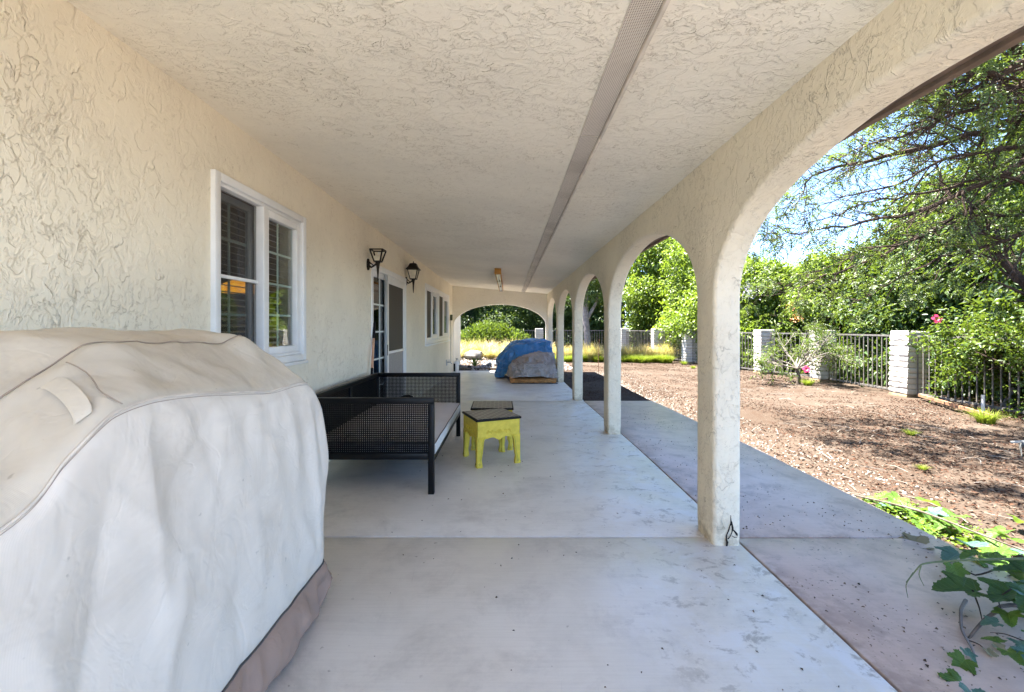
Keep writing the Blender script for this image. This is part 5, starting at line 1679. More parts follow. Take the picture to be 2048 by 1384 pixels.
# overhanging tree: trunk outside the frame at the right, long limbs reaching in over the yard
def at(u, v, Y): return Vector(((u-1016)/860*Y, Y, 1.30-(v-654)/860*Y))
pt = thing('acacia_tree', (7.4, 4.7, GZ), 'spreading tree with long thin dark branches and small pinnate leaves overhanging from the right', 'tree')
m = MB()
TB = Vector((7.4, 4.7, GZ-0.1))
tr_pts = [TB, TB+Vector((0.05, 0, 0.6)), TB+Vector((0.0, 0.05, 1.2)), TB+Vector((-0.1, 0.05, 1.8)), TB+Vector((-0.15, 0.1, 2.4)), TB+Vector((-0.2, 0.05, 3.0))]
m.tube(tr_pts, [0.20, 0.17, 0.155, 0.14, 0.11, 0.08], 9)
m.build('trunk', M['bark'], pt, smooth=True)
LIMBS = [
    ([TB+Vector((-0.1, 0.05, 1.9)), at(2180, 205, 4.6), at(2048, 238, 4.7), at(1900, 282, 4.8), at(1770, 312, 5.0), at(1650, 340, 5.2), at(1590, 392, 5.3)], 0.055),
    ([TB+Vector((-0.1, 0.05, 1.7)), at(2150, 270, 5.0), at(2040, 328, 5.1), at(1900, 400, 5.2), at(1760, 440, 5.4), at(1640, 462, 5.6), at(1560, 470, 5.7)], 0.050),
    ([TB+Vector((-0.1, 0.05, 1.5)), at(2140, 300, 5.5), at(2030, 360, 5.6), at(1880, 455, 5.8), at(1740, 520, 6.1), at(1650, 552, 6.3), at(1570, 585, 6.5)], 0.048),
    ([TB+Vector((0, 0.05, 1.0)), at(2140, 640, 5.4), at(2030, 555, 5.7), at(1965, 470, 5.9), at(1900, 390, 6.2), at(1860, 300, 6.4)], 0.085),
    ([TB+Vector((-0.15, 0.1, 2.3)), at(2110, 140, 4.0), at(2000, 152, 4.0), at(1935, 140, 4.1), at(1890, 105, 4.2)], 0.055),
    ([TB+Vector((-0.15, 0.1, 2.4)), at(2140, 60, 4.6), at(2050, 130, 4.8), at(1960, 200, 5.0), at(1850, 240, 5.2), at(1740, 300, 5.5)], 0.045),
    ([TB+Vector((-0.1, 0.05, 1.3)), at(2150, 430, 5.2), at(2040, 470, 5.4), at(1930, 500, 5.7), at(1830, 540, 6.0), at(1720, 600, 6.4)], 0.045),
    ([TB+Vector((-0.2, 0.05, 2.7)), at(2140, 20, 5.6), at(2030, 60, 5.8), at(1950, 120, 6.0), at(1880, 180, 6.3)], 0.05),
]
# bare twisting branches across the top of the opening
BARE = [([at(2120, 215, 4.3), at(2010, 205, 4.3), at(1900, 232, 4.4), at(1820, 268, 4.5), at(1735, 292, 4.6), at(1690, 330, 4.7)], 0.026),
        ([at(2130, 300, 4.5), at(2020, 292, 4.5), at(1890, 322, 4.6), at(1790, 372, 4.7), at(1690, 392, 4.8), at(1610, 432, 4.9)], 0.024),
        ([at(2120, 380, 5.0), at(1990, 352, 5.0), at(1850, 385, 5.1), at(1740, 402, 5.2), at(1640, 440, 5.3), at(1545, 452, 5.4)], 0.022),
        ([at(2120, 440, 5.6), at(1960, 428, 5.6), at(1830, 480, 5.7), at(1720, 505, 5.8), at(1600, 560, 6.0)], 0.024),
        ([at(2120, 120, 4.2), at(2030, 175, 4.2), at(1950, 180, 4.2), at(1880, 205, 4.3)], 0.026)]
bare_anc = []
rn = random.Random(77)
for (pts, r0) in BARE:
    lm = MB(); n = 22
    path = [catmull(pts, i*(len(pts)-1)/n*0.9999) + Vector((rn.gauss(0, .014), rn.gauss(0, .02), rn.gauss(0, .014))) for i in range(n+1)]
    rad = [max(r0*(1-0.9*i/n), 0.003) for i in range(n+1)]
    lm.tube(path, rad, 5)
    for i in range(4, n+1):
        for c in range(2):
            d = (path[i]-path[i-1]).normalized(); ax = d.orthogonal().normalized(); ax.rotate(Quaternion(d, rn.uniform(0, 6.28)))
            grow(lm, bare_anc, path[i], (d*0.8+ax*rn.uniform(0.3, 0.8)).normalized(), rn.uniform(0.25, 0.6), max(rad[i]*0.5, 0.004), 2, rn, up=0.0, wig=0.4, kids=2, shrink=0.6, ang=0.7)
    lm.build('limb', M['twig'], pt, smooth=True)
anc = []
rn = random.Random(21)
for (pts, r0) in LIMBS:
    lm = MB()
    # resample with small kinks
    path = []
    for i in range(len(pts)-1):
        for k in range(4):
            p = catmull(pts, i+k/4)
            path.append(p + Vector((rn.gauss(0, .018), rn.gauss(0, .018), rn.gauss(0, .018))))
    path.append(pts[-1])
    n = len(path)
    rad = [max(r0*(1-0.9*i/(n-1)), 0.004) for i in range(n)]
    lm.tube(path, rad, 6)
    for i in range(5, n):
        for c in range(2 if i < n-1 else 4):
            d = (path[i]-path[i-1]).normalized()
            ax = d.orthogonal().normalized(); ax.rotate(Quaternion(d, rn.uniform(0, 6.28)))
            nd = (d*0.75+ax*rn.uniform(0.4, 0.9)+Vector((0, 0, 0.05))).normalized()
            grow(lm, anc, path[i], nd, rn.uniform(0.3, 0.75), max(rad[i]*0.4, 0.005), 2, rn, up=-0.01, wig=0.3, kids=2, shrink=0.65, ang=0.8)
    lm.build('limb', M['twig'], pt, smooth=True)
def pinnate(anchors, keep, L=0.15, pairs=6, leaflet=0.042):
    A = [a for a in anchors if rn.random() < keep]
    P = np.array([tuple(a[0]) for a in A]); D0 = np.array([tuple(a[1]) for a in A])
    n = len(P)
    D = unit(D0*0.5+RNG.normal(size=P.shape)*0.6+np.array([0, 0, -0.25])); N = unit(RNG.normal(size=P.shape)*0.4+np.array([0, 0, 1.0]))
    Sd = unit(np.cross(D, N)); N = np.cross(Sd, D)
    out = []
    for k in range(pairs):
        t = (k+0.7)/pairs
        B = P + D*(L*t) - N*(L*0.25*t*t)
        for s in (-1, 1):
            dd = unit(D*0.55 + Sd*s*0.85 - N*0.15 + RNG.normal(size=P.shape)*0.12)
            out.append(leaf_arrays(B, dd, N + RNG.normal(size=P.shape)*0.25, leaflet*(0.8+0.4*RNG.random(n)), np.full(n, leaflet*0.40)))
    return join(out)
n_low = len(anc)
# the rest of the crown, higher up over the yard
lm = MB()
for (pts, r0) in (([TB+Vector((-0.15, 0.1, 2.3)), Vector((6.3, 4.4, 3.3)), Vector((5.1, 4.2, 3.9)), Vector((4.0, 4.0, 4.2)), Vector((3.2, 3.9, 4.2))], 0.07),
                  ([TB+Vector((-0.15, 0.1, 2.6)), Vector((6.4, 3.7, 3.5)), Vector((5.4, 3.1, 4.0)), Vector((4.4, 2.7, 4.2)), Vector((3.6, 2.5, 4.2))], 0.06),
                  ([TB+Vector((-0.2, 0.05, 2.9)), Vector((6.6, 5.2, 3.8)), Vector((5.8, 5.4, 4.6)), Vector((5.0, 5.3, 5.0))], 0.06),
                  ([TB+Vector((-0.2, 0.05, 2.9)), Vector((7.8, 4.0, 3.9)), Vector((8.3, 3.4, 4.6)), Vector((8.6, 3.0, 5.0))], 0.06),
                  ([TB+Vector((-0.2, 0.05, 2.9)), Vector((7.9, 5.6, 3.9)), Vector((8.2, 6.2, 4.8)), Vector((8.2, 6.8, 5.2))], 0.06)):
    path = [catmull(pts, i*(len(pts)-1)/14) + Vector((rn.gauss(0, .02), rn.gauss(0, .02), rn.gauss(0, .02))) for i in range(15)]
    rad = [max(r0*(1-0.9*i/14), 0.005) for i in range(15)]
    lm.tube(path, rad, 6)
    for i in range(4, 15):
        for c in range(4):
            d = (path[i]-path[i-1]).normalized(); ax = d.orthogonal().normalized(); ax.rotate(Quaternion(d, rn.uniform(0, 6.28)))
            grow(lm, anc, path[i], (d*0.6+ax*0.8+Vector((0, 0, 0.15))).normalized(), rn.uniform(0.4, 0.85), max(rad[i]*0.4, 0.006), 2, rn, up=0.02, wig=0.3, kids=3, shrink=0.65, ang=0.8)
lm.build('limb', M['twig'], pt, smooth=True)
V1 = pinnate(anc[:n_low], 0.28); V2 = pinnate(anc[n_low:], 0.52)
V, F = join([V1, V2])
np_mesh('foliage', V, F, M['leaf_olive'], pt)

# pale trunked tree seen through the fourth arch
gm = thing('gum_tree', (3.45, 18.6, GZ), 'tall tree with smooth pale grey trunk standing in the tan grass behind the arches', 'tree')
m = MB(); b = Vector((3.45, 18.6, GZ-0.1))
m.tube([b, b+Vector((0, 0, 0.5)), b+Vector((-0.03, 0, 1.2)), b+Vector((-0.10, 0.02, 2.0)), b+Vector((-0.05, 0.1, 3.2)), b+Vector((0.1, 0.1, 4.2))], [0.20, 0.165, 0.15, 0.135, 0.10, 0.05], 10)
m.tube([b+Vector((-0.08, 0.02, 1.75)), b+Vector((0.35, 0.1, 2.5)), b+Vector((0.6, 0.2, 3.4))], [0.09, 0.06, 0.03], 7)
m.build('trunk', M['bark_pale'], gm, smooth=True)
V, F = crown_leaves([((3.2, 18.7, 4.1), (1.3, 1.3, 1.0)), ((4.0, 18.9, 3.6), (0.9, 0.9, 0.8)), ((3.4, 18.4, 2.9), (0.8, 0.7, 0.5))], 900, 12, 0.12, 0.18, 0.9, 0.35)
np_mesh('crown', V, F, M['leaf_hedge'], gm)

# ---- grasses
def blades(n, h, spread, lean, w, seed, base_r=0.12):
    r = np.random.default_rng(seed)
    a = r.random(n)*6.283; q = base_r*np.sqrt(r.random(n))
    base = np.stack([q*np.cos(a), q*np.sin(a), np.zeros(n)], 1)
    a2 = a + r.normal(size=n)*0.7
    out = np.stack([np.cos(a2), np.sin(a2), np.zeros(n)], 1)
    H = h*(0.55+0.45*r.random(n)); Ln = lean*(0.3+0.9*r.random(n))
    side = np.stack([-np.sin(a2), np.cos(a2), np.zeros(n)], 1)
    ts = [0, 0.35, 0.7, 1.0]; wd = [1, 0.9, 0.6, 0.12]
    V = []
    for t, k in zip(ts, wd):
        c = base + out*(Ln*t**1.8*spread)[:, None] + np.array([0, 0, 1])*(H*(t-0.30*t**3*Ln))[:, None]
        V += [c - side*w*k/2, c + side*w*k/2]
    V = np.stack(V, 1).reshape(-1, 3)
    b = np.arange(n)[:, None]*8
    F = np.concatenate([b+np.array([[2*i, 2*i+1, 2*i+3, 2*i+2]]) for i in range(3)])
    return V, F
def clump(name, mats, n, h, spread, lean, w, seed, plume=None):
    root = thing(name, (0, 0, 0))
    V, F = blades(n, h, spread, lean, w, seed); np_mesh('blades', V, F, M[mats], root)
    if plume:
        V, F = blades(int(n*0.35), h*1.25, spread*0.9, lean*0.8, w*1.6, seed+50); np_mesh('plumes', V, F, M[plume], root)
    return root
gold = clump('grass_clump', 'grass_gold', 420, 0.62, 0.75, 1.0, 0.009, 1, 'grass_tan')
green = clump('grass_tuft', 'grass_green', 260, 0.36, 0.35, 0.9, 0.010, 2)
tan = clump('plume_grass', 'grass_tan', 380, 0.72, 0.6, 0.9, 0.009, 3, 'grass_gold')
rg = random.Random(8)
for (x, y, s) in [(-2.5, 19.0, 1.1), (-1.95, 19.6, 1.25), (-1.2, 19.8, 1.3), (-0.75, 18.6, 0.9), (-0.2, 19.4, 1.2), (0.3, 20.0, 1.3), (0.9, 19.6, 1.2), (-2.2, 18.2, 0.9), (-0.95, 20.8, 1.4), (0.2, 21.0, 1.4), (1.3, 20.6, 1.3), (-2.6, 20.6, 1.4), (-1.7, 21.2, 1.5), (-0.35, 18.4, 0.75), (1.0, 18.9, 1.0), (1.8, 20.2, 1.2), (-3.2, 19.4, 1.1)]:
    place(gold, used, x, y, rg.uniform(0, 360), s, 'golden dry ornamental grass clump seen through the end arch', 'ornamental grass', 'golden grass clumps beyond the end arch')
for i in range(17):
    x = 2.1+i*0.29+rg.uniform(-.1, .1); y = 18.0+rg.uniform(-0.25, 0.5)
    if abs(x-3.45) < 0.25: y -= 0.5
    place(tan, used, x, y, rg.uniform(0, 360), rg.uniform(0.85, 1.15), 'tan plumed grass clump in the row behind the bright green tufts', 'ornamental grass', 'tan plumed grasses along the back of the yard')
for i in range(24):
    x = 2.0+i*0.185+rg.uniform(-.06, .06); y = 17.2+rg.uniform(-.15, .3)-0.02*i
    place(green, used, x, y, rg.uniform(0, 360), rg.uniform(0.8, 1.25), 'bright yellow-green grass tuft along the front of the grass row', 'grass tuft', 'yellow-green grass tufts along the grass row')
for (x, y, s, lab) in ((6.55, 16.0, 0.55, 'small isolated yellow-green tuft in front of the railing seen through the second arch'), (7.18, 10.3, 0.62, 'bright green tuft at the foot of the little hibiscus tree'),
                       (6.95, 6.25, 0.75, 'round bright green tuft in the dirt below the hibiscus bush'), (5.2, 5.55, 0.30, 'sparse green weed standing alone in the middle of the bare yard'),
                       (4.05, 4.2, 0.2, 'faint yellowish weed on the bare dirt close to the porch'), (6.2, 14.4, 0.4, 'tuft of green weed near the fence left of the near porch pillar')):
    o = copy_tree(green); o.location = (x, y, gz(x, y)-0.01); o.scale = (s, s, s); o.rotation_euler = (0, 0, x*3); tag(o, lab, 'weed', 'single green tufts in the yard')

# low juniper beyond the gold grass
jn = thing('juniper', (-1.0, 22.2, GZ), 'bright green spreading juniper behind the golden grass', 'shrub')
V, F = crown_leaves([((-1.9, 21.9, 0.45), (1.0, 0.7, 0.55)), ((-0.9, 22.2, 0.75), (1.1, 0.7, 0.65)), ((0.1, 22.1, 0.5), (0.9, 0.6, 0.5))], 800, 16, 0.17, 0.12, -0.7, wr=0.26)
np_mesh('foliage', V, F, M['leaf_hib'], jn)
m = MB()
for k in range(7):
    m.tube([(-0.9, 22.2, GZ), (-0.9+(k-3)*0.25, 22.2+0.1*(k % 3), 0.3), (-0.9+(k-3)*0.42, 22.2, 0.75)], [0.04, 0.025, 0.01], 5)
m.build('stems', M['bark'], jn)

# agave near the end of the slab
ag = thing('agave', (-1.17, 15.2, GZ), 'spiky green agave rosette in the stony ground just past the porch end', 'agave')
for k in range(22):
    a = k*2.4; el = 0.35+0.9*(k/22)
    d = Vector((math.cos(a)*math.cos(el), math.sin(a)*math.cos(el), math.sin(el))); s = Vector((-math.sin(a), math.cos(a), 0))
    b0 = Vector((-1.17, 15.2, GZ+0.02)); L = 0.42
    m = MB(); m.grid([[b0-s*0.014, b0+Vector((0, 0, -0.006)), b0+s*0.014], [b0+d*L*0.45-s*0.024, b0+d*L*0.45+Vector((0, 0, -0.012)), b0+d*L*0.45+s*0.024], [b0+d*L-s*0.001, b0+d*L-Vector((0, 0, 0.01)), b0+d*L+s*0.001]])
    m.build('leaf', M['leaf_hib'], ag)

# rocks
def rock(x, y, z, sx, sy, sz, seed, label):
    m = MB(); rows = []
    for i in range(9):
        t = math.pi*i/8
        rows.append([(x+sx*math.sin(t)*math.cos(a)*(1+0.35*nz(math.cos(a)*1.3+seed, math.sin(a)*1.3, t)), y+sy*math.sin(t)*math.sin(a)*(1+0.35*nz(math.cos(a)*1.3+seed, math.sin(a)*1.3, t)), z-sz*math.cos(t)*(1+0.2*nz(seed, a, t))) for a in [2*math.pi*k/14 for k in range(14)]])
    m.grid(rows, wrap=True)
    tag(m.build('boulder', M['rock'], smooth=True, angle=30), label, 'boulder', 'boulders past the porch end')
rock(-1.45, 18.3, 0.08, 0.40, 0.30, 0.24, 1.0, 'largest pale boulder sitting before the golden grass')
rock(-0.55, 15.6, -0.07, 0.24, 0.2, 0.10, 5.0, 'flat grey boulder right of the agave')
rock(-1.60, 14.6, -0.08, 0.20, 0.16, 0.09, 9.0, 'small brown-grey boulder left of the agave by the porch end')

m = MB()
for k, (x0, x1) in enumerate(((-1.6, -0.75), (-0.70, 0.1))):
    m = MB(); m.box(x0, x1, 14.0+0.03*k, 14.12+0.03*k, -0.16, -0.035); tag(m.build('edging_board', M['bark'], bevel=0.006), ['weathered edging board lying left at the porch end', 'weathered edging board lying right beside the blue tarpaulin'][k], 'board', 'edging boards at the porch end')
pot = MB(); pot.lathe((-1.28, 14.25, GZ), [(0.04, 0), (0.07, 0.03), (0.065, 0.10), (0.03, 0.13)], 10)  # small dark pot-shaped thing on the ground, not a lamp
tag(pot.build('black_pot', M['blackpl'], smooth=True, angle=50), 'small round black object on the ground before the agave', 'garden pot')

# scattered stones (nobody could count them)
def scatter_quads(name, X, Y, Z, size, mat, label, cat, tilt=0.5, aspect=0.5, fold=0.25):
    n = len(X)
    P = np.stack([X, Y, Z], 1)
    a = RNG.random(n)*6.283
    D = np.stack([np.cos(a), np.sin(a), RNG.normal(size=n)*tilt*0.4], 1)
    N = unit(np.stack([RNG.normal(size=n)*tilt, RNG.normal(size=n)*tilt, np.ones(n)], 1))
    L = size*(0.5+RNG.random(n))
    V, F = leaf_arrays(P, D, N, L, L*aspect*(0.6+0.8*RNG.random(n)))
    o = np_mesh(name, V, F, M[mat]); tag(o, label, cat, kind='stuff'); return o
def gzv(X, Y): return np.array([gz(x, y) for x, y in zip(X, Y)])
n = 80000
u = RNG.random(n)**0.8
Y = 1.2 + 16*RNG.random(n)**1.25
X = 2.72 + (5.4)*RNG.random(n)**0.85
X = np.where(Y > 8.2, 1.6 + 6.0*RNG.random(n), X)
clus = np.array([nz(x*0.8, y*0.8, 5) + 0.5*nz(x*2.2, y*2.2, 2) + 0.25*smooth01(9, 3, y) + 0.15*smooth01(3, 6, x) + 0.45*smooth01(6.0, 3.2, y)*smooth01(2.85, 3.4, x) for x, y in zip(X, Y)])
k = clus > RNG.normal(size=n)*0.22 + 0.02
X, Y = X[k], Y[k]
Z = gzv(X, Y) + 0.004 + 0.012*RNG.random(len(X))
scatter_quads('leaf_litter', X, Y, Z, 0.030, 'litter', 'dry brown and tan fallen leaves strewn over the dirt yard', 'leaf litter', 0.45, 0.38)
# twigs among the litter
m = MB(); rt = random.Random(4)
for i in range(420):
    y = 1.6+11*rt.random()**1.4; x = 2.8+4.6*rt.random(); a = rt.uniform(0, 3.14); L = rt.uniform(0.06, 0.28); z = gz(x, y)+0.012
    p = Vector((x, y, z)); d = Vector((math.cos(a), math.sin(a), rt.uniform(-.02, .12)))
    m.tube([p, p+d*L*0.5+Vector((0, 0, rt.uniform(0, .015))), p+d*L+Vector((rt.uniform(-.02, .02), rt.uniform(-.02, .02), 0))], [0.0035, 0.003, 0.0015], 3, cap=False)
tag(m.build('twig_litter', M['twig_grey']), 'thin dry twigs scattered over the dirt yard', 'twigs', kind='stuff')
# debris specks on the walk and a few on the patio
n = 1500
X = 1.45+1.18*RNG.random(n); Y = 0.9+6.2*RNG.random(n)**1.5
k = np.array([nz(x*1.8, y*1.8, 2) + 0.35*nz(x*5, y*5, 1) for x, y in zip(X, Y)]) > -0.12
X, Y = X[k], Y[k]
Z = np.array([zf(y) for y in Y])
scatter_quads('walk_debris', X, Y, Z+0.001, 0.011, 'specks', 'dark seeds and leaf crumbs speckled over the pink walkway', 'debris', 0.5, 0.7)
n = 150
X = -0.85+2.1*RNG.random(n); Y = 1.3+5*RNG.random(n); Z = np.array([zf(y) for y in Y])+0.002
scatter_quads('patio_debris', X, Y, Z, 0.012, 'specks', 'small bits of dry leaf on the patio floor', 'debris', 0.5, 0.7)
n = 1700
X = -4+6.2*RNG.random(n); Y = 13.85+5.5*RNG.random(n); Z = gzv(X, Y)
def pebbles(name, X, Y, Z, size, mat, label):
    oc = np.array([(1, 0, 0), (0, 1, 0), (-1, 0, 0), (0, -1, 0), (0, 0, 0.7), (0, 0, -0.5)], float)
    fc = np.array([(0, 1, 4), (1, 2, 4), (2, 3, 4), (3, 0, 4), (1, 0, 5), (2, 1, 5), (3, 2, 5), (0, 3, 5)])
    n = len(X); s = size*(0.4+RNG.random((n, 1, 1))); a = RNG.random(n)*6.283
    rot = np.zeros((n, 3, 3)); rot[:, 0, 0] = np.cos(a); rot[:, 0, 1] = -np.sin(a); rot[:, 1, 0] = np.sin(a); rot[:, 1, 1] = np.cos(a); rot[:, 2, 2] = 1
    v = np.einsum('nij,kj->nki', rot, oc)*s*(0.7+0.6*RNG.random((n, 6, 1))) + np.stack([X, Y, Z], 1)[:, None, :]
    F = (np.arange(n)[:, None, None]*6 + fc[None]).reshape(-1, 3)
    o = np_mesh(name, v.reshape(-1, 3), F, M[mat]); return tag(o, label, 'gravel', kind='stuff')
pebbles('gravel', X, Y, Z, 0.055, 'stone', 'loose pale stones and gravel on the ground past the porch end')
n = 1800
Y = 3.4+10*RNG.random(n); X = 2.7+0.9*RNG.random(n)**2
pebbles('gravel', X, Y, gzv(X, Y), 0.014, 'stone', 'fine grit along the outer edge of the walkway')

# ---- bits by the fence at the right
ip = thing('edging_rail', (7.3, 7.4, GZ), 'rusty fallen rail lying along the ground under the hibiscus bush', 'rail')
m = MB(); m.beam((7.85, 8.2, 0.0), (7.15, 6.35, -0.02), 0.05, 0.05); m.build('bar', M['rust'], ip)
m = MB(); m.box(7.28, 7.305, 6.70, 6.725, GZ-0.05, 0.09); tag(m.build('short_stake', M['blackpl']), 'short black stake in the dirt before the rusty fallen rail', 'stake')
m = MB(); m.tube([(7.62, 6.9, GZ-0.05), (7.62, 6.9, 0.21)], 0.022, 8); tag(m.build('pipe_stub', M['pvc'], smooth=True, angle=60), 'short white plastic pipe standing behind the rusty rail under the bush', 'pipe')
m = MB(); m.tube([(2.70, 12.8, gz(2.7, 12.8)-0.05), (2.69, 12.8, 0.4), (2.72, 12.8, 0.93)], [0.009, 0.008, 0.006], 6); tag(m.build('thin_stake', M['rust'], smooth=True), 'thin rusty rod standing upright in the dirt, seen through the third arch', 'stake')
m = MB()
for k, (a, b, c) in enumerate((((5.52, 4.62, -.09), (5.62, 4.72, .02), (5.72, 4.6, -.08)), ((5.60, 4.50, -.09), (5.70, 4.62, .06), (5.82, 4.52, -.08)), ((5.55, 4.75, .03), (5.66, 4.70, .05), (5.60, 4.55, -.06)))):
    m.tube([a, b, c], [0.012, 0.03, 0.014], 6, flat=0.25)
tag(m.build('plastic_scrap', M['scrap'], smooth=True), 'crumpled white plastic scrap on the dirt at the right edge', 'litter')

# ---------------------------------------------------------------- grape vine at the walkway edge
def grape_mesh(seed, mat, size):
    r = random.Random(seed)
    # outline of a five-lobed leaf, stem at the origin, tip along +x
    key = [(-0.16, 0.10), (-0.20, 0.36), (-0.02, 0.50), (0.10, 0.40), (0.16, 0.44), (0.42, 0.60), (0.52, 0.50), (0.50, 0.30), (0.62, 0.27), (0.85, 0.20), (1.0, 0.0)]
    half = []
    for (x, y), (x2, y2) in zip(key, key[1:]):
        for k in range(4):
            t = k/4; s = 0.10*(1 if k % 2 else -0.3)*math.hypot(x2-x, y2-y)
            nx, ny = y-y2, x2-x
            ll = max(math.hypot(nx, ny), 1e-6); half.append((x+(x2-x)*t-nx/ll*s+r.uniform(-.006, .006), y+(y2-y)*t-ny/ll*s+r.uniform(-.008, .008)))
    half.append(key[-1])
    outline = [(0.0, 0.0)] + half + [(x, -y) for x, y in half[-2::-1]]
    m = MB()
    ph = r.uniform(0, 6)
    def lift(x, y): return 0.20*abs(y)**1.2 - 0.20*x*x + 0.08*math.sin(x*7+ph)*abs(y) + 0.04*math.sin(y*9+ph)
    c = (0.30, 0.0)
    pts = [(x, y, lift(x, y)) for x, y in outline]
    mid = [((x+c[0])*0.5, (y+c[1])*0.5, lift((x+c[0])*0.5, (y+c[1])*0.5)) for x, y in outline]
    n = len(outline)
    m.v = [(c[0]*size, 0, lift(*c)*size)] + [tuple(q*size for q in p) for p in mid] + [tuple(q*size for q in p) for p in pts]
    for i in range(n):
        j = (i+1) % n
        m.f.append((0, 1+i, 1+j)); m.f.append((1+i, 1+n+i, 1+n+j, 1+j)); m.m += [0, 0]
    o = m.build('leaf', M[mat], smooth=True, angle=180)
    me = o.data; bpy.data.objects.remove(o); return me
LV = {}
for key, mat in (('g', 'leaf_vine'), ('b', 'leaf_vine_blue'), ('d', 'leaf_dry'), ('k', 'leaf_vine_deep')):
    LV[key] = [grape_mesh(i+1, mat, 1.0) for i in range(3)]
vine = thing('grape_vine', (2.8, 2.4, GZ), 'grape vine with big lobed leaves trailing along the walkway edge at the lower right', 'vine')
rv_ = random.Random(14)
def vleaf(p, size, yaw, pitch, roll=0.0, kind='g', lab=None):
    o = bpy.data.objects.new('leaf', rv_.choice(LV[kind])); COL.objects.link(o); o.parent = vine
    o.location = Vector(p)-vine.location
    o.rotation_euler = (R(roll), R(pitch), R(yaw)); o.scale = (size, size, size)
    if lab: o['label'] = lab
    return o
# big leaves close to the camera, held above the walk
vleaf(at(1955, 1180, 1.95), 0.17, 165, -4, -4, 'k'); vleaf(at(2035, 1182, 1.90), 0.17, 195, -6, 6, 'k'); vleaf(at(2085, 1150, 1.95), 0.17, 150, -4, 8, 'k'); vleaf(at(2052, 1190, 1.75), 0.12, 20, 4, 4, 'b')
vleaf(at(2085, 1195, 1.75), 0.15, 200, -4, -6, 'k')
vleaf(at(1918, 1105, 2.38), 0.14, 200, 0, 5, 'b'); vleaf(at(1950, 1092, 2.45), 0.13, 60, 2, -6, 'b'); vleaf(at(1960, 1118, 2.4), 0.13, 280, 8, 5)
vleaf(at(1850, 1088, 2.58), 0.17, 150, 6, -8, 'd', 'withered tan leaf lying on the walkway joint')
vleaf(at(1905, 1130, 2.2), 0.09, 260, 40, 0)
for i in range(46):      # the run of leaves along the edge of the slab
    t = rv_.random(); y = 3.35-1.35*t; x = 2.78+0.26*rv_.random()*(0.5+t)+0.08*math.sin(y*3)
    vleaf((x, y, gz(x, y)+0.03+0.11*rv_.random()*(0.4+t)), rv_.uniform(0.06, 0.115), rv_.uniform(0, 360), rv_.uniform(-15, 25), rv_.uniform(-22, 22), 'b' if rv_.random() < 0.12 else 'g')
for (u, v, Y, s) in ((1800, 995, 3.25, .13), (1845, 1000, 3.2, .14), (1862, 1018, 3.1, .13), (1880, 1035, 2.95, .12), (1905, 1030, 3.0, .14), (1838, 1045, 2.95, .12), (1850, 1060, 2.85, .10), (1770, 990, 3.35, .08), (2030, 1080, 2.6, .14), (2010, 1060, 2.7, .13), (1990, 1100, 2.5, .14), (2045, 1040, 2.9, .12)):
    vleaf(at(u, v, Y), s, rv_.uniform(0, 360), rv_.uniform(0, 25), rv_.uniform(-20, 20))
for q in range(26):
    y = rv_.uniform(1.5, 2.5); x = 1.22*y-rv_.uniform(0, 0.42)*rv_.random()
    vleaf((x, y, (zf(y) if x < 2.6 else gz(x, y))+rv_.uniform(0.04, 0.15)), rv_.uniform(0.055, 0.11), rv_.uniform(0, 360), rv_.uniform(-12, 16), rv_.uniform(-16, 16), rv_.choice('ggkgb'))
for (u, v, Y, s, k) in ((1930, 1318, 1.66, .075, 'g'), (1925, 1365, 1.58, .10, 'g'), (1945, 1384, 1.5, .10, 'b'), (1930, 1300, 1.7, .05, 'b'), (1990, 1290, 1.75, .05, 'd'), (1975, 1300, 1.72, .045, 'd')):
    vleaf(at(u, v, Y), s, rv_.uniform(200, 330), rv_.uniform(10, 40), rv_.uniform(-25, 25), k)
def stem(pts, r, mat='twig'):
    m = MB(); P = [Vector(p) for p in pts]; q = []
    for i in range(len(P)-1):
        for k in range(5): q.append(catmull(P, i+k/5))
    q.append(P[-1]); n = len(q)
    m.tube(q, [r*(1-0.6*i/(n-1)) for i in range(n)], 5); m.build('stem', M[mat], vine, smooth=True)
M['stem_green'] = simple('vine_stem', (0.16, 0.19, 0.09), 0.6, 0.3)
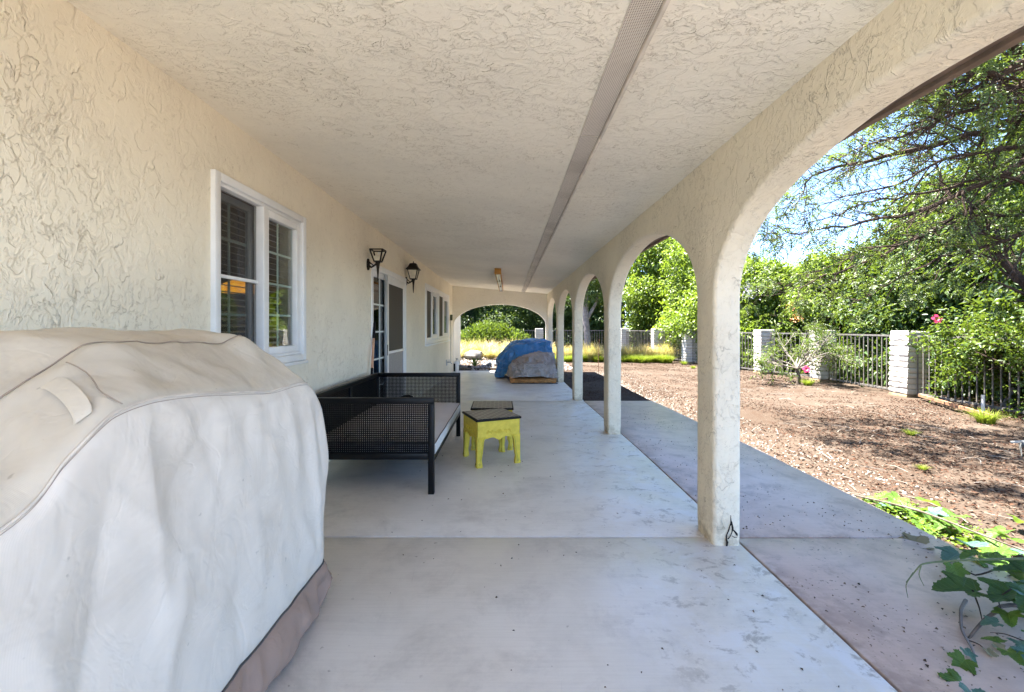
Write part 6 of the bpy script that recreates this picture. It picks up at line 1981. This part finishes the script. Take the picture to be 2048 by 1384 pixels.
stem([at(2120, 1115, 1.95), at(2048, 1117, 2.0), at(1960, 1119, 2.05), at(1880, 1123, 2.1), at(1845, 1128, 2.1), at(1832, 1140, 2.1), at(1812, 1165, 2.1)], 0.0065, 'stem_green')
stem([at(1842, 1132, 2.1), at(1838, 1150, 2.08), at(1848, 1172, 2.05)], 0.003, 'stem_green')
stem([at(1826, 1145, 2.1), at(1812, 1170, 2.08), at(1816, 1196, 2.05)], 0.0025, 'stem_green')
stem([(3.1, 1.7, -0.02), at(2050, 1212, 1.9), at(1985, 1228, 1.85), at(1955, 1255, 1.82), at(1935, 1280, 1.80), at(1915, 1302, 1.74)], 0.010, 'bark')
stem([at(1932, 1200, 2.0), at(1922, 1220, 1.96), at(1924, 1260, 1.82), at(1945, 1300, 1.72), at(1950, 1320, 1.68)], 0.008, 'bark_pale')
stem([at(1945, 1180, 1.95), at(1958, 1215, 1.9), at(1965, 1245, 1.83)], 0.004); stem([at(2035, 1170, 1.9), at(1998, 1195, 1.88), at(2003, 1222, 1.86)], 0.0035)
stem([at(1935, 1280, 1.78), at(1960, 1290, 1.76), at(1990, 1320, 1.7)], 0.003); stem([at(1930, 1310, 1.72), at(1940, 1350, 1.62), at(1960, 1384, 1.55)], 0.004)
stem([at(2048, 1282, 1.75), at(2010, 1268, 1.78), at(1980, 1265, 1.8)], 0.003); stem([at(2010, 1130, 2.2), at(1950, 1150, 2.15), at(1905, 1120, 2.4), at(1860, 1080, 2.65)], 0.005)
stem([(2.78, 3.45, -0.05), (2.86, 3.0, 0.02), (2.9, 2.6, 0.03), (3.0, 2.2, 0.02), (3.1, 1.7, -0.02)], 0.008, 'bark')
# low clover-like weed among the vine leaves
n = 900
X = 2.92+0.15*RNG.normal(size=n); Y = 3.0+0.17*RNG.normal(size=n); k = X > 2.70; X, Y = X[k], Y[k]
Z = gzv(X, Y)+0.01+0.05*RNG.random(len(X))
scatter_quads('weed_patch', X, Y, Z, 0.022, 'leaf_lime', 'patch of tiny-leaved bright weed under the vine leaves', 'weeds', 0.6, 0.8)
